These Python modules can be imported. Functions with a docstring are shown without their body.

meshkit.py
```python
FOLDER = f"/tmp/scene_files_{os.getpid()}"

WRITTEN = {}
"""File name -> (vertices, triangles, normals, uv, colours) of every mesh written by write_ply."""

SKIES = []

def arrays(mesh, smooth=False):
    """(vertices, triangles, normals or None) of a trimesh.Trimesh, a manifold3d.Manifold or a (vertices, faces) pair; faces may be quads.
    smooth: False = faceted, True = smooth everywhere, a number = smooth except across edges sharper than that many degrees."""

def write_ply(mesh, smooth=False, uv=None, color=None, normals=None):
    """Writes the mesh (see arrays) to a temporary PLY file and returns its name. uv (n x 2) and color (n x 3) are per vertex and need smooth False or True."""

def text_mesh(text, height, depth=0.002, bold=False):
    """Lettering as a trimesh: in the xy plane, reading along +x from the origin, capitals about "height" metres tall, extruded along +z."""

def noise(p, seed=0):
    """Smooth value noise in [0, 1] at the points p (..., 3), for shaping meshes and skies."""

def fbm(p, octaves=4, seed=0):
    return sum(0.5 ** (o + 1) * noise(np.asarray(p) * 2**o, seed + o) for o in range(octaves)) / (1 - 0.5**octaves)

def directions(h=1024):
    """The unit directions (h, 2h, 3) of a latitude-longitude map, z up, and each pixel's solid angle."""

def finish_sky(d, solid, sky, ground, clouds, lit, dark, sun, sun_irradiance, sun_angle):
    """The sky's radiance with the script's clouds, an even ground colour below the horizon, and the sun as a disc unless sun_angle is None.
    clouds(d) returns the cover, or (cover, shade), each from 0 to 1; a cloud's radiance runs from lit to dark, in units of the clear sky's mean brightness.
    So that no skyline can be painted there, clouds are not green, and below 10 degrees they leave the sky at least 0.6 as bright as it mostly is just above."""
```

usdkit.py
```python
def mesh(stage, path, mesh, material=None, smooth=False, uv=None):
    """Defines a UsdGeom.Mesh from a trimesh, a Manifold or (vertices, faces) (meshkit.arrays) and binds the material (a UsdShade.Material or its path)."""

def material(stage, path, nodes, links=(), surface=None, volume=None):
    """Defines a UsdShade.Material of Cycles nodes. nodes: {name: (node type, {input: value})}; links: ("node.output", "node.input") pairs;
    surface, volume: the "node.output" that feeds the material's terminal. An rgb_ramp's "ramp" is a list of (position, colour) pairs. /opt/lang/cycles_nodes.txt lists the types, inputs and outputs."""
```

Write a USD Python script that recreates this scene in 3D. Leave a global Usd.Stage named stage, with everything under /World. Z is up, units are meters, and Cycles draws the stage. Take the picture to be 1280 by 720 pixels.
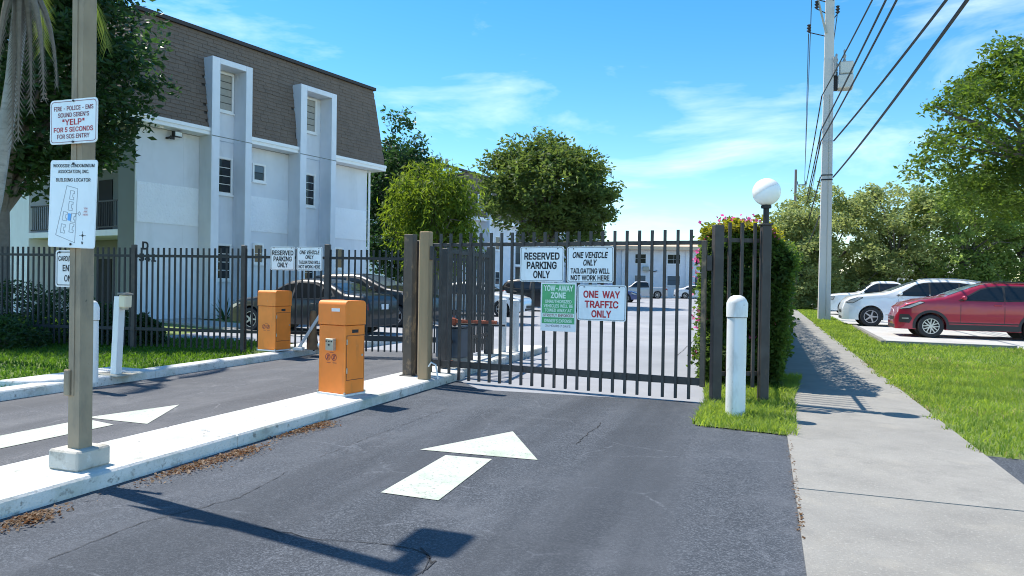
import math, random
import numpy as np, trimesh, manifold3d, shapely
from shapely.geometry import Polygon, Point, box as sbox
from shapely import affinity
import usdkit, meshkit
from pxr import Usd, UsdGeom, UsdLux, UsdShade, Gf, Sdf

stage = Usd.Stage.CreateInMemory()
UsdGeom.SetStageUpAxis(stage, UsdGeom.Tokens.z)
UsdGeom.SetStageMetersPerUnit(stage, 1.0)
stage.SetDefaultPrim(UsdGeom.Xform.Define(stage, '/World').GetPrim())
UsdGeom.Scope.Define(stage, '/World/Looks')

# ------------------------------------------------------------ camera
FPX, ROLL, PITCH, EYE = 900.0, math.radians(0.9), math.atan(7 / 900), 1.45
_F = np.array([0, math.cos(PITCH), -math.sin(PITCH)]); _R0 = np.array([1.0, 0, 0]); _U0 = np.cross(_R0, _F)
_R = math.cos(ROLL) * _R0 + math.sin(ROLL) * _U0; _U = math.cos(ROLL) * _U0 - math.sin(ROLL) * _R0
cam = UsdGeom.Camera.Define(stage, '/World/camera')
cam.AddTransformOp().Set(Gf.Matrix4d(*_R, 0, *_U, 0, *(-_F), 0, 0, 0, EYE, 1))
cam.CreateHorizontalApertureAttr(36.0); cam.CreateVerticalApertureAttr(20.25)
cam.CreateFocalLengthAttr(36.0 * FPX / 1280); cam.CreateClippingRangeAttr(Gf.Vec2f(0.05, 3000))
cam.CreateExposureAttr(0.84)

# ------------------------------------------------------------ sky and sun
SUN_EL = math.radians(60); SUN_H = np.array([-0.862, 0.507]); SUN_H /= np.linalg.norm(SUN_H)
SUN = np.array([*(SUN_H * math.cos(SUN_EL)), math.sin(SUN_EL)])
sky = UsdLux.DomeLight.Define(stage, '/World/sky')
sky.GetPrim().SetCustomDataByKey('kind', 'structure')
skymat = usdkit.material(stage, '/World/Looks/sky_air', {
    'sky': ('sky_texture', dict(sky_type='single_scattering', sun_disc=False, sun_elevation=SUN_EL, sun_rotation=math.atan2(SUN[0], SUN[1]), altitude=0.0, air_density=1.0, aerosol_density=0.12, ozone_density=2.2)),
    'tc': ('texture_coordinate', {}),
    'mp': ('mapping', dict(scale=(1.6, 1.2, 5.5), rotation=(0.0, 0.12, 0.5))),
    'n1': ('noise_texture', dict(scale=1.9, detail=9.0, roughness=0.58, distortion=0.35)),
    'r1': ('rgb_ramp', dict(ramp=[(0.0, (0, 0, 0)), (0.51, (0, 0, 0)), (0.62, (.20, .20, .20)), (0.75, (.6, .6, .6)), (1.0, (.8, .8, .8))])),
    'cl': ('mix_color', dict(blend_type='mix', b=(7.0, 7.4, 7.9), use_clamp=False)),
    'hsv': ('hsv', dict(hue=0.493, saturation=1.38, value=0.84, fac=1.0)),
    'bg': ('background_shader', dict(strength=0.15)),
}, [('tc.generated', 'mp.vector'), ('mp.vector', 'n1.vector'), ('n1.fac', 'r1.fac'), ('r1.color', 'cl.fac'), ('sky.color', 'hsv.color'), ('hsv.color', 'cl.a'), ('cl.result', 'bg.color')], surface='bg.background')
UsdShade.MaterialBindingAPI.Apply(sky.GetPrim()).Bind(skymat)
sun = UsdLux.DistantLight.Define(stage, '/World/sun')
sun.CreateIntensityAttr(1.12); sun.CreateAngleAttr(0.53); sun.CreateNormalizeAttr(True); sun.CreateColorAttr(Gf.Vec3f(1.0, 0.94, 0.84))
_z = SUN; _x = np.cross([0, 0, 1], _z); _x /= np.linalg.norm(_x); _y = np.cross(_z, _x)
sun.AddTransformOp().Set(Gf.Matrix4d(*_x, 0, *_y, 0, *_z, 0, 0, 0, 60, 1))

# ------------------------------------------------------------ helpers
rng = np.random.default_rng(7)
_names = {}
def numbered(parent, name):
    k = (parent, name); n = _names.get(k, 0); _names[k] = n + 1
    return name if n == 0 else f'{name}_{n:03d}'
def pathof(parent):
    return '/World' if parent is None else (str(parent.GetPath()))
def tag(p, label=None, cat=None, group=None, kind=None):
    for k, v in (('label', label), ('category', cat), ('group', group), ('kind', kind)):
        if v: p.SetCustomDataByKey(k, v)
    return p
def thing(name, label=None, cat=None, loc=(0, 0, 0), rot=0, group=None, kind=None, parent=None):
    x = UsdGeom.Xform.Define(stage, f'{pathof(parent)}/{numbered(pathof(parent), name)}')
    x.AddTranslateOp().Set(Gf.Vec3d(*map(float, loc)))
    if rot: x.AddRotateZOp().Set(float(rot))
    return tag(x.GetPrim(), label, cat, group, kind)
def obj(name, mesh, m, parent=None, smooth=False, label=None, cat=None, group=None, kind=None):
    if isinstance(mesh, MB): mesh = mesh.mesh()
    pr = usdkit.mesh(stage, f'{pathof(parent)}/{numbered(pathof(parent), name)}', mesh, M[m] if isinstance(m, str) else m, smooth).GetPrim()
    return tag(pr, label, cat, group, kind)
class MB:
    def __init__(s): s.v, s.f, s.n = [], [], 0
    def add(s, v, f):
        v = np.asarray(v, float); f = np.asarray(f, int)
        if f.shape[1] == 4: f = np.vstack([f[:, [0, 1, 2]], f[:, [0, 2, 3]]])
        s.v.append(v); s.f.append(f + s.n); s.n += len(v); return s
    def tm(s, t): return s.add(t.vertices, t.faces)
    def box(s, x0, x1, y0, y1, z0, z1, bev=0.0):
        if bev:
            b = bev; pts = []
            for sx, x in ((1, x0), (-1, x1)):
                for sy, y in ((1, y0), (-1, y1)):
                    for sz, z in ((1, z0), (-1, z1)):
                        pts += [(x + sx * b, y + sy * b, z), (x + sx * b, y, z + sz * b), (x, y + sy * b, z + sz * b)]
            return s.tm(trimesh.convex.convex_hull(np.array(pts)))
        v = [(x, y, z) for x in (x0, x1) for y in (y0, y1) for z in (z0, z1)]
        return s.add(v, [(0, 1, 3, 2), (4, 6, 7, 5), (0, 4, 5, 1), (2, 3, 7, 6), (0, 2, 6, 4), (1, 5, 7, 3)])
    def hexa(s, v):   # 8 corners: bottom loop (4, ccw from above), top loop (4)
        return s.add(v, [(3, 2, 1, 0), (4, 5, 6, 7), (0, 1, 5, 4), (1, 2, 6, 5), (2, 3, 7, 6), (3, 0, 4, 7)])
    def tube(s, pts, radii, n=8, cap=True):
        pts = np.asarray(pts, float); radii = np.broadcast_to(radii, len(pts))
        a = np.arange(n) * 2 * np.pi / n; V = []
        for i in range(len(pts)):
            t = pts[min(i + 1, len(pts) - 1)] - pts[max(i - 1, 0)]; t = t / (np.linalg.norm(t) + 1e-12)
            u = np.cross(t, [0, 0, 1.0] if abs(t[2]) < .95 else [1.0, 0, 0]); u /= np.linalg.norm(u); w = np.cross(t, u)
            V.append(pts[i] + radii[i] * (np.cos(a)[:, None] * u + np.sin(a)[:, None] * w))
        f = [(i * n + k, i * n + (k + 1) % n, (i + 1) * n + (k + 1) % n, (i + 1) * n + k) for i in range(len(pts) - 1) for k in range(n)]
        V = np.vstack(V)
        s.add(V, f)
        if cap:
            for i, fl in ((0, True), (len(pts) - 1, False)):
                c = [tuple([i * n + k for k in ((0, j, j + 1) if not fl else (0, j + 1, j))]) for j in range(1, n - 1)]
                s.f.append(np.array(c) + s.n - len(V))
        return s
    def lathe(s, prof, n=24, c=(0, 0, 0)):
        prof = np.asarray(prof, float); a = np.arange(n) * 2 * np.pi / n
        V = np.vstack([np.column_stack([r * np.cos(a), r * np.sin(a), np.full(n, z)]) for r, z in prof]) + np.array(c)
        f = [(i * n + k, i * n + (k + 1) % n, (i + 1) * n + (k + 1) % n, (i + 1) * n + k) for i in range(len(prof) - 1) for k in range(n)]
        return s.add(V, f)
    def poly(s, P, z0, z1):
        for g in getattr(P, 'geoms', [P]):
            if g.is_empty: continue
            t = trimesh.creation.extrude_polygon(g, z1 - z0, engine='earcut'); t.apply_translation((0, 0, z0)); s.tm(t)
        return s
    def upright(s, P, y0, y1):   # polygon in (x, z), thickness along y
        for g in getattr(P, 'geoms', [P]):
            if g.is_empty: continue
            t = trimesh.creation.extrude_polygon(g, y1 - y0, engine='earcut')
            v = t.vertices; s.add(np.column_stack([v[:, 0], y1 - v[:, 2], v[:, 1]]), t.faces)
        return s
    def mesh(s): return trimesh.Trimesh(np.vstack(s.v), np.vstack(s.f), process=False)
def rot2(a): c, s = math.cos(a), math.sin(a); return np.array([[c, -s], [s, c]])
def ground(px, py, z=0.0):        # where the line of sight through a pixel of the 1280 photograph meets a level plane
    d = _F * FPX + _R * (px - 640) - _U * (py - 360); k = (z - EYE) / d[2]; return np.array([d[0] * k, d[1] * k, z])
STREET = -19.45                    # heading of everything laid out along the street
SD = np.array([math.sin(math.radians(19.45)), math.cos(math.radians(19.45))]); SN = np.array([SD[1], -SD[0]])
def st(s, t, z=0.0): p = s * SD + t * SN; return np.array([p[0], p[1], z])

# ------------------------------------------------------------ materials
M = {}
def mat(name, col, rough=0.6, scale=0, amp=0.15, bump=0, bscale=60, metal=0.0, spec=0.5, coat=0, island=0, dirt=None, obj_rand=0, dist=0.01, detail=5.0, stretch=(1, 1, 1)):
    nodes = {'p': ('principled_bsdf', dict(base_color=col, roughness=rough, metallic=metal, specular_ior_level=spec, coat_weight=coat)), 'g': ('geometry', {})}
    links = []; src = None; c = np.array(col)
    if scale:
        nodes['mp'] = ('mapping', dict(scale=stretch)); links.append(('g.position', 'mp.vector'))
        nodes['n'] = ('noise_texture', dict(scale=scale, detail=detail, roughness=0.62))
        nodes['r'] = ('rgb_ramp', dict(ramp=[(0.25, c * (1 - amp)), (0.5, c), (0.75, np.minimum(c * (1 + amp), 1))]))
        links += [('mp.vector', 'n.vector'), ('n.fac', 'r.fac')]; src = 'r.color'
    if island or obj_rand:
        a = island or obj_rand
        nodes['ri'] = ('rgb_ramp', dict(ramp=[(0, (1 - a,) * 3), (1, (1 + a,) * 3)]))
        nodes['mi'] = ('mix_color', dict(blend_type='multiply', fac=1.0, use_clamp=False, a=col))
        if island: links.append(('g.random_per_island', 'ri.fac'))
        else: nodes['oi'] = ('object_info', {}); links.append(('oi.random', 'ri.fac'))
        if src: links.append((src, 'mi.a'))
        links.append(('ri.color', 'mi.b')); src = 'mi.result'
    for j, dd in enumerate(dirt or []):
        dcol, dscale, lo, hi, dmax = dd[:5]
        nodes[f'dm{j}'] = ('mapping', dict(scale=dd[5] if len(dd) > 5 else (1, 1, 1)))
        nodes[f'dn{j}'] = ('noise_texture', dict(scale=dscale, detail=6.0, roughness=0.65))
        nodes[f'dr{j}'] = ('map_range', dict(from_min=lo, from_max=hi, to_min=0.0, to_max=dmax, clamp=True))
        nodes[f'dx{j}'] = ('mix_color', dict(a=col, b=dcol))
        links += [('g.position', f'dm{j}.vector'), (f'dm{j}.vector', f'dn{j}.vector'), (f'dn{j}.fac', f'dr{j}.value'), (f'dr{j}.result', f'dx{j}.fac')]
        if src: links.append((src, f'dx{j}.a'))
        src = f'dx{j}.result'
    if src: links.append((src, 'p.base_color'))
    if bump:
        nodes['bn'] = ('noise_texture', dict(scale=bscale, detail=6.0, roughness=0.7)); nodes['b'] = ('bump', dict(strength=bump, distance=dist))
        links += [('g.position', 'bn.vector'), ('bn.fac', 'b.height'), ('b.normal', 'p.normal')]
    M[name] = usdkit.material(stage, f'/World/Looks/{name}', nodes, links, surface='p.BSDF')
def leafmat(name, ramp, trans=0.35, rough=0.55, spec=0.25, cl=1.1):
    nodes = {'g': ('geometry', {}), 'r': ('rgb_ramp', dict(ramp=ramp)), 'p': ('principled_bsdf', dict(roughness=rough, specular_ior_level=spec)), 'n': ('noise_texture', dict(scale=cl, detail=3.0)), 'mr': ('map_range', dict(from_min=.32, from_max=.68, to_min=0.0, to_max=1.0, clamp=True)), 'f': ('mix_float', dict(fac=.45)),
             'h': ('hsv', dict(hue=0.48, saturation=1.12, value=2.3, fac=1.0)), 't': ('translucent_bsdf', {}), 'm': ('mix_closure', dict(fac=min(trans + .1, .6)))}
    M[name] = usdkit.material(stage, f'/World/Looks/{name}', nodes, [('g.position', 'n.vector'), ('n.fac', 'mr.value'), ('g.random_per_island', 'f.a'), ('mr.result', 'f.b'), ('f.result', 'r.fac'), ('r.color', 'p.base_color'), ('r.color', 'h.color'), ('h.color', 't.color'), ('p.BSDF', 'm.closure1'), ('t.BSDF', 'm.closure2')], surface='m.closure')

def asphalt(name, base, stone, pale, k=1.0):
    nodes = {'g': ('geometry', {}), 'n0': ('noise_texture', dict(scale=.55, detail=5.0, roughness=.6)), 'r0': ('rgb_ramp', dict(ramp=[(.3, np.array(base) * .8), (.5, base), (.72, np.array(base) * 1.28)])),
             'n1': ('voronoi_texture', dict(feature='f1', scale=125.0)), 'sc': ('separate_color', {}), 'm1': ('map_range', dict(from_min=.45, from_max=1.0, to_min=0.0, to_max=.62 * k, clamp=True)), 'x1': ('mix_color', dict(b=stone)),
             'n2': ('noise_texture', dict(scale=85.0, detail=2.0, roughness=.6)), 'm2': ('map_range', dict(from_min=.55, from_max=.64, to_min=0.0, to_max=.45, clamp=True)), 'x2': ('mix_color', dict(b=np.array(base) * .42)),
             'n3': ('noise_texture', dict(scale=1.5, detail=7.0, roughness=.72)), 'm3': ('map_range', dict(from_min=.52, from_max=.72, to_min=0.0, to_max=.7 * k, clamp=True)), 'x3': ('mix_color', dict(b=pale)),
             'w': ('noise_texture', dict(scale=2.2, detail=5.0, roughness=.65)), 'wv': ('mix_vector', dict(fac=.14, use_clamp=False)), 'v': ('voronoi_texture', dict(feature='distance_to_edge', scale=1.3)), 'm4': ('map_range', dict(from_min=.0, from_max=.022, to_min=1.0, to_max=0.0, clamp=True)),
             'n5': ('noise_texture', dict(scale=.9, detail=6.0, roughness=.75)), 'm5': ('map_range', dict(from_min=.47, from_max=.62, to_min=0.0, to_max=.8 * k, clamp=True)), 'mm': ('math', dict(math_type='multiply')),
             'n6': ('noise_texture', dict(scale=30.0, detail=2.0)), 'm6': ('map_range', dict(from_min=.42, from_max=.6, to_min=0.0, to_max=1.0, clamp=True)), 'mm2': ('math', dict(math_type='multiply')), 'x4': ('mix_color', dict(b=np.array(pale) * 1.5)),
             'ta': ('mapping', dict(rotation=(0.0, 0.0, math.radians(19.45)))), 'tb': ('mapping', dict(scale=(1.0, .10, 1.0))), 'n7': ('noise_texture', dict(scale=1.35, detail=4.0, roughness=.6)), 'm7': ('map_range', dict(from_min=.47, from_max=.66, to_min=0.0, to_max=.5, clamp=True)), 'x5': ('mix_color', dict(b=np.array(pale) * .95)),
             'n8': ('noise_texture', dict(scale=.8, detail=4.0, roughness=.6)), 'm8': ('map_range', dict(from_min=.50, from_max=.62, to_min=0.0, to_max=.5, clamp=True)), 'x6': ('mix_color', dict(b=np.array(base) * .62)), 'b': ('bump', dict(strength=.45, distance=.006)), 'p': ('principled_bsdf', dict(roughness=.86, specular_ior_level=.35))}
    L = [('g.position', f'{q}.vector') for q in ('n0', 'n1', 'n2', 'n3', 'w', 'n5', 'n6')] + [('n0.fac', 'r0.fac'), ('r0.color', 'x1.a'), ('n1.color', 'sc.color'), ('sc.r', 'm1.value'), ('m1.result', 'x1.fac'), ('x1.result', 'x2.a'), ('n2.fac', 'm2.value'), ('m2.result', 'x2.fac'),
         ('x2.result', 'x3.a'), ('n3.fac', 'm3.value'), ('m3.result', 'x3.fac'), ('g.position', 'wv.a'), ('w.color', 'wv.b'), ('wv.result', 'v.vector'), ('v.distance', 'm4.value'), ('n5.fac', 'm5.value'), ('m4.result', 'mm.value1'), ('m5.result', 'mm.value2'),
         ('n6.fac', 'm6.value'), ('mm.value', 'mm2.value1'), ('m6.result', 'mm2.value2'), ('mm2.value', 'x4.fac'), ('g.position', 'ta.vector'), ('ta.vector', 'tb.vector'), ('tb.vector', 'n7.vector'), ('n7.fac', 'm7.value'), ('m7.result', 'x5.fac'), ('x3.result', 'x5.a'), ('tb.vector', 'n8.vector'), ('n8.fac', 'm8.value'), ('m8.result', 'x6.fac'), ('x5.result', 'x6.a'), ('x6.result', 'x4.a'), ('x4.result', 'p.base_color'), ('n1.distance', 'b.height'), ('b.normal', 'p.normal')]
    M[name] = usdkit.material(stage, f'/World/Looks/{name}', nodes, L, surface='p.BSDF')
asphalt('asphalt_new', (.040, .047, .059), (.16, .175, .20), (.098, .106, .122))
asphalt('asphalt_lane', (.080, .083, .092), (.17, .17, .18), (.15, .15, .155))
mat('asphalt_lot', (.25, .26, .285), .85, 0.5, .18, .3, 120, dirt=[((.40, .40, .41), .35, .5, .75, .7, (1, .35, 1)), ((.12, .12, .13), 1.2, .62, .8, .4)])
mat('crack_tar', (.018, .018, .02), .9)
mat('sidewalk', (.235, .225, .205), .9, 1.6, .16, .6, 70, obj_rand=.06, dirt=[((.15, .145, .135), 3.0, .50, .76, .6), ((.30, .28, .24), 1.3, .55, .66, .5), ((.34, .33, .30), 55, .54, .66, .6), ((.15, .145, .135), 48, .58, .68, .5), ((.24, .235, .22), .7, .5, .8, .5)])
mat('concrete_pale', (.40, .39, .37), .9, 1.2, .15, .3, 90, dirt=[((.3, .29, .26), 2.2, .55, .8, .5)])
mat('concrete', (.30, .29, .26), .9, 2, .2, .4, 90, dirt=[((.14, .14, .12), 5, .52, .75, .6)])
mat('kerb_white', (.58, .58, .56), .85, 3, .12, .6, 40, dirt=[((.30, .33, .25), 2.4, .50, .68, .65), ((.16, .15, .13), 11, .60, .68, .8), ((.33, .33, .30), 38, .55, .66, .6), ((.25, .245, .22), 5, .58, .66, .6)])
mat('road_paint', (.46, .49, .42), .85, 3, .12, .4, 90, dirt=[((.29, .36, .28), 2.6, .48, .70, .7), ((.13, .13, .14), 42, .57, .64, .75), ((.13, .13, .14), 9, .66, .73, .7)])
mat('soil', (.09, .075, .05), .95, 3, .3, .6, 40)
mat('turf', (.12, .17, .035), .95, 1.2, .3, .6, 50, dirt=[((.15, .13, .06), 2.5, .55, .75, .5)])
mat('stucco', (.68, .70, .745), .9, 2, .05, .3, 160, dirt=[((.44, .46, .48), 1.1, .52, .78, .5, (1, 1, .25)), ((.68, .70, .74), .6, .52, .6, .5)])
mat('stucco_rough', (.84, .86, .90), .92, 2, .03, .8, 11, dist=.06)
mat('stucco_shade', (.15, .165, .16), .9, 2, .05, .25, 200)  # darkened copy of stucco; shade on end wall and recesses is in the colour
mat('trim_white', (.80, .80, .80), .55, 2, .03)
mat('shingle', (.245, .185, .148), .95, 3, .15, .5, 120, island=.42)
mat('roof_dark', (.035, .03, .03), .8)
mat('roof_tan', (.56, .42, .29), .85, 1, .08)
mat('glass_dark', (.012, .014, .016), .08, spec=.6)
mat('glass_mid', (.09, .12, .15), .12, spec=.6)
mat('jalousie', (.34, .32, .28), .35, 12, .12)
mat('interior_dark', (.02, .02, .02), .9)
mat('metal_brown', (.038, .032, .029), .55, 5, .3, .2, 80, dirt=[((.16, .10, .06), 9, .60, .74, .6, (1, 1, .5)), ((.10, .095, .09), 2.5, .5, .75, .35)])
mat('metal_black', (.013, .013, .014), .6, 5, .3)
mat('post_rust', (.085, .062, .043), .65, 4, .3, .3, 60, dirt=[((.30, .19, .10), 5, .53, .64, .9, (1, 1, .6))])
mat('wood_post', (.29, .20, .11), .85, 5, .22, .5, 40, dirt=[((.16, .13, .09), 7, .52, .72, .7, (1, 1, .12))], stretch=(1, 1, .1))
mat('plinth', (.46, .44, .39), .9, 4, .15, .5, 90, dirt=[((.17, .16, .13), 7, .50, .66, .8), ((.62, .62, .60), 5, .56, .64, .7)])
mat('concrete_post', (.30, .235, .16), .9, 4, .15, .45, 120, dirt=[((.13, .12, .10), 5, .50, .72, .75, (1, 1, .35)), ((.07, .065, .055), 16, .66, .74, .8)])
mat('orange_paint', (.84, .222, .025), .5, 4, .1, .12, 60, dirt=[((.40, .13, .03), 8, .57, .75, .6, (1, 1, .22)), ((.62, .42, .25), 30, .66, .72, .6)])
mat('sign_white', (.74, .78, .80), .45, 6, .03, dirt=[((.52, .54, .52), 5, .52, .75, .5, (1, 1, .4))])
mat('sign_edge', (.72, .72, .72), .5)
mat('ink_black', (.015, .015, .018), .6)
mat('ink_grey', (.20, .21, .24), .6)
mat('ink_red', (.42, .025, .035), .6)
mat('ink_maroon', (.20, .03, .045), .6)
mat('ink_pink', (.65, .36, .38), .6)
mat('ink_blue', (.10, .36, .75), .6)
mat('ink_pale', (.62, .74, .65), .6)
mat('sign_green', (.07, .34, .13), .55, 14, .15)
mat('plastic_white', (.66, .67, .66), .5, 3, .06, .15, 60, dirt=[((.33, .33, .31), 6, .54, .74, .6, (1, 1, .3)), ((.22, .21, .19), 22, .64, .70, .7)])
mat('steel_grey', (.38, .36, .30), .45, 6, .15, metal=.4)
mat('steel_bright', (.6, .6, .6), .3, metal=.9)
mat('box_blue', (.045, .062, .085), .5, 5, .2)
mat('rust_red', (.40, .10, .05), .7, 8, .3)
mat('rust_brown', (.16, .085, .04), .8, 6, .4)
mat('cream', (.62, .55, .40), .6)
mat('pole_concrete', (.50, .475, .445), .85, 2, .08, .2, 60, stretch=(1, 1, .2))
mat('pole_wood', (.17, .14, .13), .9, 3, .2)
mat('wire', (.012, .012, .014), .6)
mat('porcelain', (.30, .30, .30), .3)
mat('transformer', (.50, .49, .45), .5, 4, .06)
mat('globe', (.82, .82, .80), .25)
mat('bark', (.13, .115, .10), .95, 6, .3, .9, 30)
mat('bark_pale', (.27, .26, .245), .95, 5, .25, .7, 30, dirt=[((.12, .115, .11), 6, .5, .7, .6, (1, 1, 3))])
mat('dead_frond', (.20, .17, .14), .95, 20, .3, island=.3)
mat('tyre', (.016, .016, .017), .85)
mat('rim', (.52, .53, .54), .28, metal=.85)
mat('black_plastic', (.018, .018, .019), .6)
mat('headlight', (.42, .42, .42), .08, spec=.8, coat=1)
mat('taillight', (.30, .012, .012), .15, coat=1)
mat('plate', (.6, .64, .66), .5)
mat('yellow', (.62, .45, .10), .7)
mat('timber', (.20, .19, .17), .95, 5, .3, .5, 40)
for n_, c_ in (('red', (.31, .012, .035)), ('white', (.74, .75, .76)), ('black', (.006, .006, .007)), ('silver', (.42, .43, .44)), ('blue', (.02, .05, .16)), ('grey', (.16, .165, .17))):
    mat('paint_' + n_, c_, .32, coat=.35 if n_ == 'black' else .9, metal=.3 if n_ in ('silver', 'grey', 'red') else 0)
leafmat('leaf_dark', [(0, (0.018, 0.045, 0.015)), (0.6, (0.033, 0.0825, 0.021)), (1, (0.075, 0.165, 0.03))], .28, .4, .4)
leafmat('leaf_oak', [(0, (0.0545, 0.091, 0.0255)), (0.55, (0.1089, 0.1547, 0.0401)), (1, (0.2179, 0.2366, 0.0728))], .32)
leafmat('leaf_bright', [(0, (0.0459, 0.0808, 0.0161)), (0.5, (0.0868, 0.1454, 0.0269)), (1, (0.1531, 0.2154, 0.0431))], .4)
leafmat('leaf_light', [(0, (0.0703, 0.1136, 0.0207)), (0.5, (0.1304, 0.1962, 0.0309)), (1, (0.2208, 0.2789, 0.062))], .45)
leafmat('leaf_olive_green', [(0, (.10, .15, .05)), (.5, (.19, .27, .08)), (1, (.34, .38, .12))], .45)
leafmat('leaf_olive', [(0, (0.1385, 0.1732, 0.0693)), (0.5, (0.277, 0.329, 0.1212)), (1, (0.4848, 0.4848, 0.2078))], .3)
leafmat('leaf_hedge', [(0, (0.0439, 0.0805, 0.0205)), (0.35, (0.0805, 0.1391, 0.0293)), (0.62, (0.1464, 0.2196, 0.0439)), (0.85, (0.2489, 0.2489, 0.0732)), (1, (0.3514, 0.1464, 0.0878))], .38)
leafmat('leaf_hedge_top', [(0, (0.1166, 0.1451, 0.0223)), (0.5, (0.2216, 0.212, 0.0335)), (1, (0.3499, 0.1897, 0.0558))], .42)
leafmat('petal', [(0, (.50, .10, .20)), (1, (.65, .26, .36))], .3)
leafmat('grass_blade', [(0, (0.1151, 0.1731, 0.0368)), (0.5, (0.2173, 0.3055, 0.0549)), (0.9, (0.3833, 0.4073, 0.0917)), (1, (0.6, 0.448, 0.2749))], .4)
leafmat('grass_shade', [(0, (0.0405, 0.0945, 0.0162)), (0.6, (0.0743, 0.1553, 0.0243)), (1, (0.1485, 0.216, 0.0405))], .4)  # darker copy of the sunny blade colours; lawn shade is painted in
leafmat('dry_blade', [(0, (.22, .20, .09)), (1, (.42, .36, .17))], .3)
leafmat('litter', [(0, (.09, .05, .02)), (.6, (.20, .12, .06)), (1, (.34, .24, .14))], .15)

# ------------------------------------------------------------ setting: ground, driveway, lot, kerbs, sidewalk
def flat(P, z):
    m = MB()
    for g in getattr(P, 'geoms', [P]):
        v, f = trimesh.creation.triangulate_polygon(g, engine='earcut'); m.add(np.column_stack([v, np.full(len(v), z)]), f)
    t = m.mesh()
    up = t.face_normals[:, 2]
    t.faces[up < 0] = t.faces[up < 0][:, ::-1]
    return t
def SP(pts): return Polygon([tuple(st(s, t)[:2]) for s, t in pts])
g = thing('ground', kind='structure')
obj('earth', flat(sbox(-500, -60, 500, 900), -.03), 'turf', g)
drive = thing('driveway', kind='structure')
gateA, gateB = np.array([2.51, 8.81]), np.array([-1.19, 10.55])
P_apron = Polygon([tuple(st(-4, -4.3)[:2]), tuple(st(-4, .215)[:2]), tuple(ground(990, 545)[:2]), tuple(ground(865, 531)[:2]), tuple(ground(884, 508)[:2]), tuple(ground(860, 503)[:2]), tuple(ground(600, 488)[:2]), tuple(st(9.75, -4.3)[:2])])
P_left = SP([(-4, -8.25), (-4, -4.7), (13.2, -4.7), (13.2, -8.25)])
P_front = SP([(-4, -30), (-4, .2), (-9, .2), (-9, -30)])
P_lot = SP([(9.0, -4.6), (9.0, -.85), (75, -.85), (75, -8.25), (12.9, -8.25), (12.9, -4.6)]).union(Polygon([(-8.6, 16.9), (-2, 16.0), (6, 16), (10, 40), (26, 79), (-4, 79), (-6.5, 40), (-7.2, 26)])).union(Polygon([tuple(ground(*q)[:2]) for q in [(835, 500), (900, 512), (905, 460), (850, 455)]]))
obj('lot_surface', flat(P_lot.difference(P_apron.buffer(.004)), .000), 'asphalt_lot', drive)
obj('apron_surface', flat(P_apron.union(P_front), .010), 'asphalt_new', drive)
obj('lane_surface', flat(P_left, .006), 'asphalt_lane', drive)
def crack(pts, w, z=.0135, seed=0):
    r = np.random.default_rng(seed); P = np.array([ground(*p)[:2] for p in pts]); out = [P[0]]
    for a, b in zip(P[:-1], P[1:]):
        n = max(2, int(np.linalg.norm(b - a) / .06))
        for i in range(1, n + 1): out.append(a + (b - a) * i / n + r.normal(0, .008, 2))
    from shapely.geometry import LineString
    segs = [LineString([p, q]).buffer(w * r.uniform(.3, 1), cap_style='square', resolution=1) for p, q in zip(out[:-1], out[1:])]
    obj('crack', flat(shapely.union_all(segs), z), 'crack_tar', drive)
crack([(60, 702), (180, 655), (300, 624), (362, 590)], .0035, seed=1)
crack([(330, 662), (390, 676), (450, 680), (520, 688), (536, 700), (530, 720)], .004, seed=2)
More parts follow.
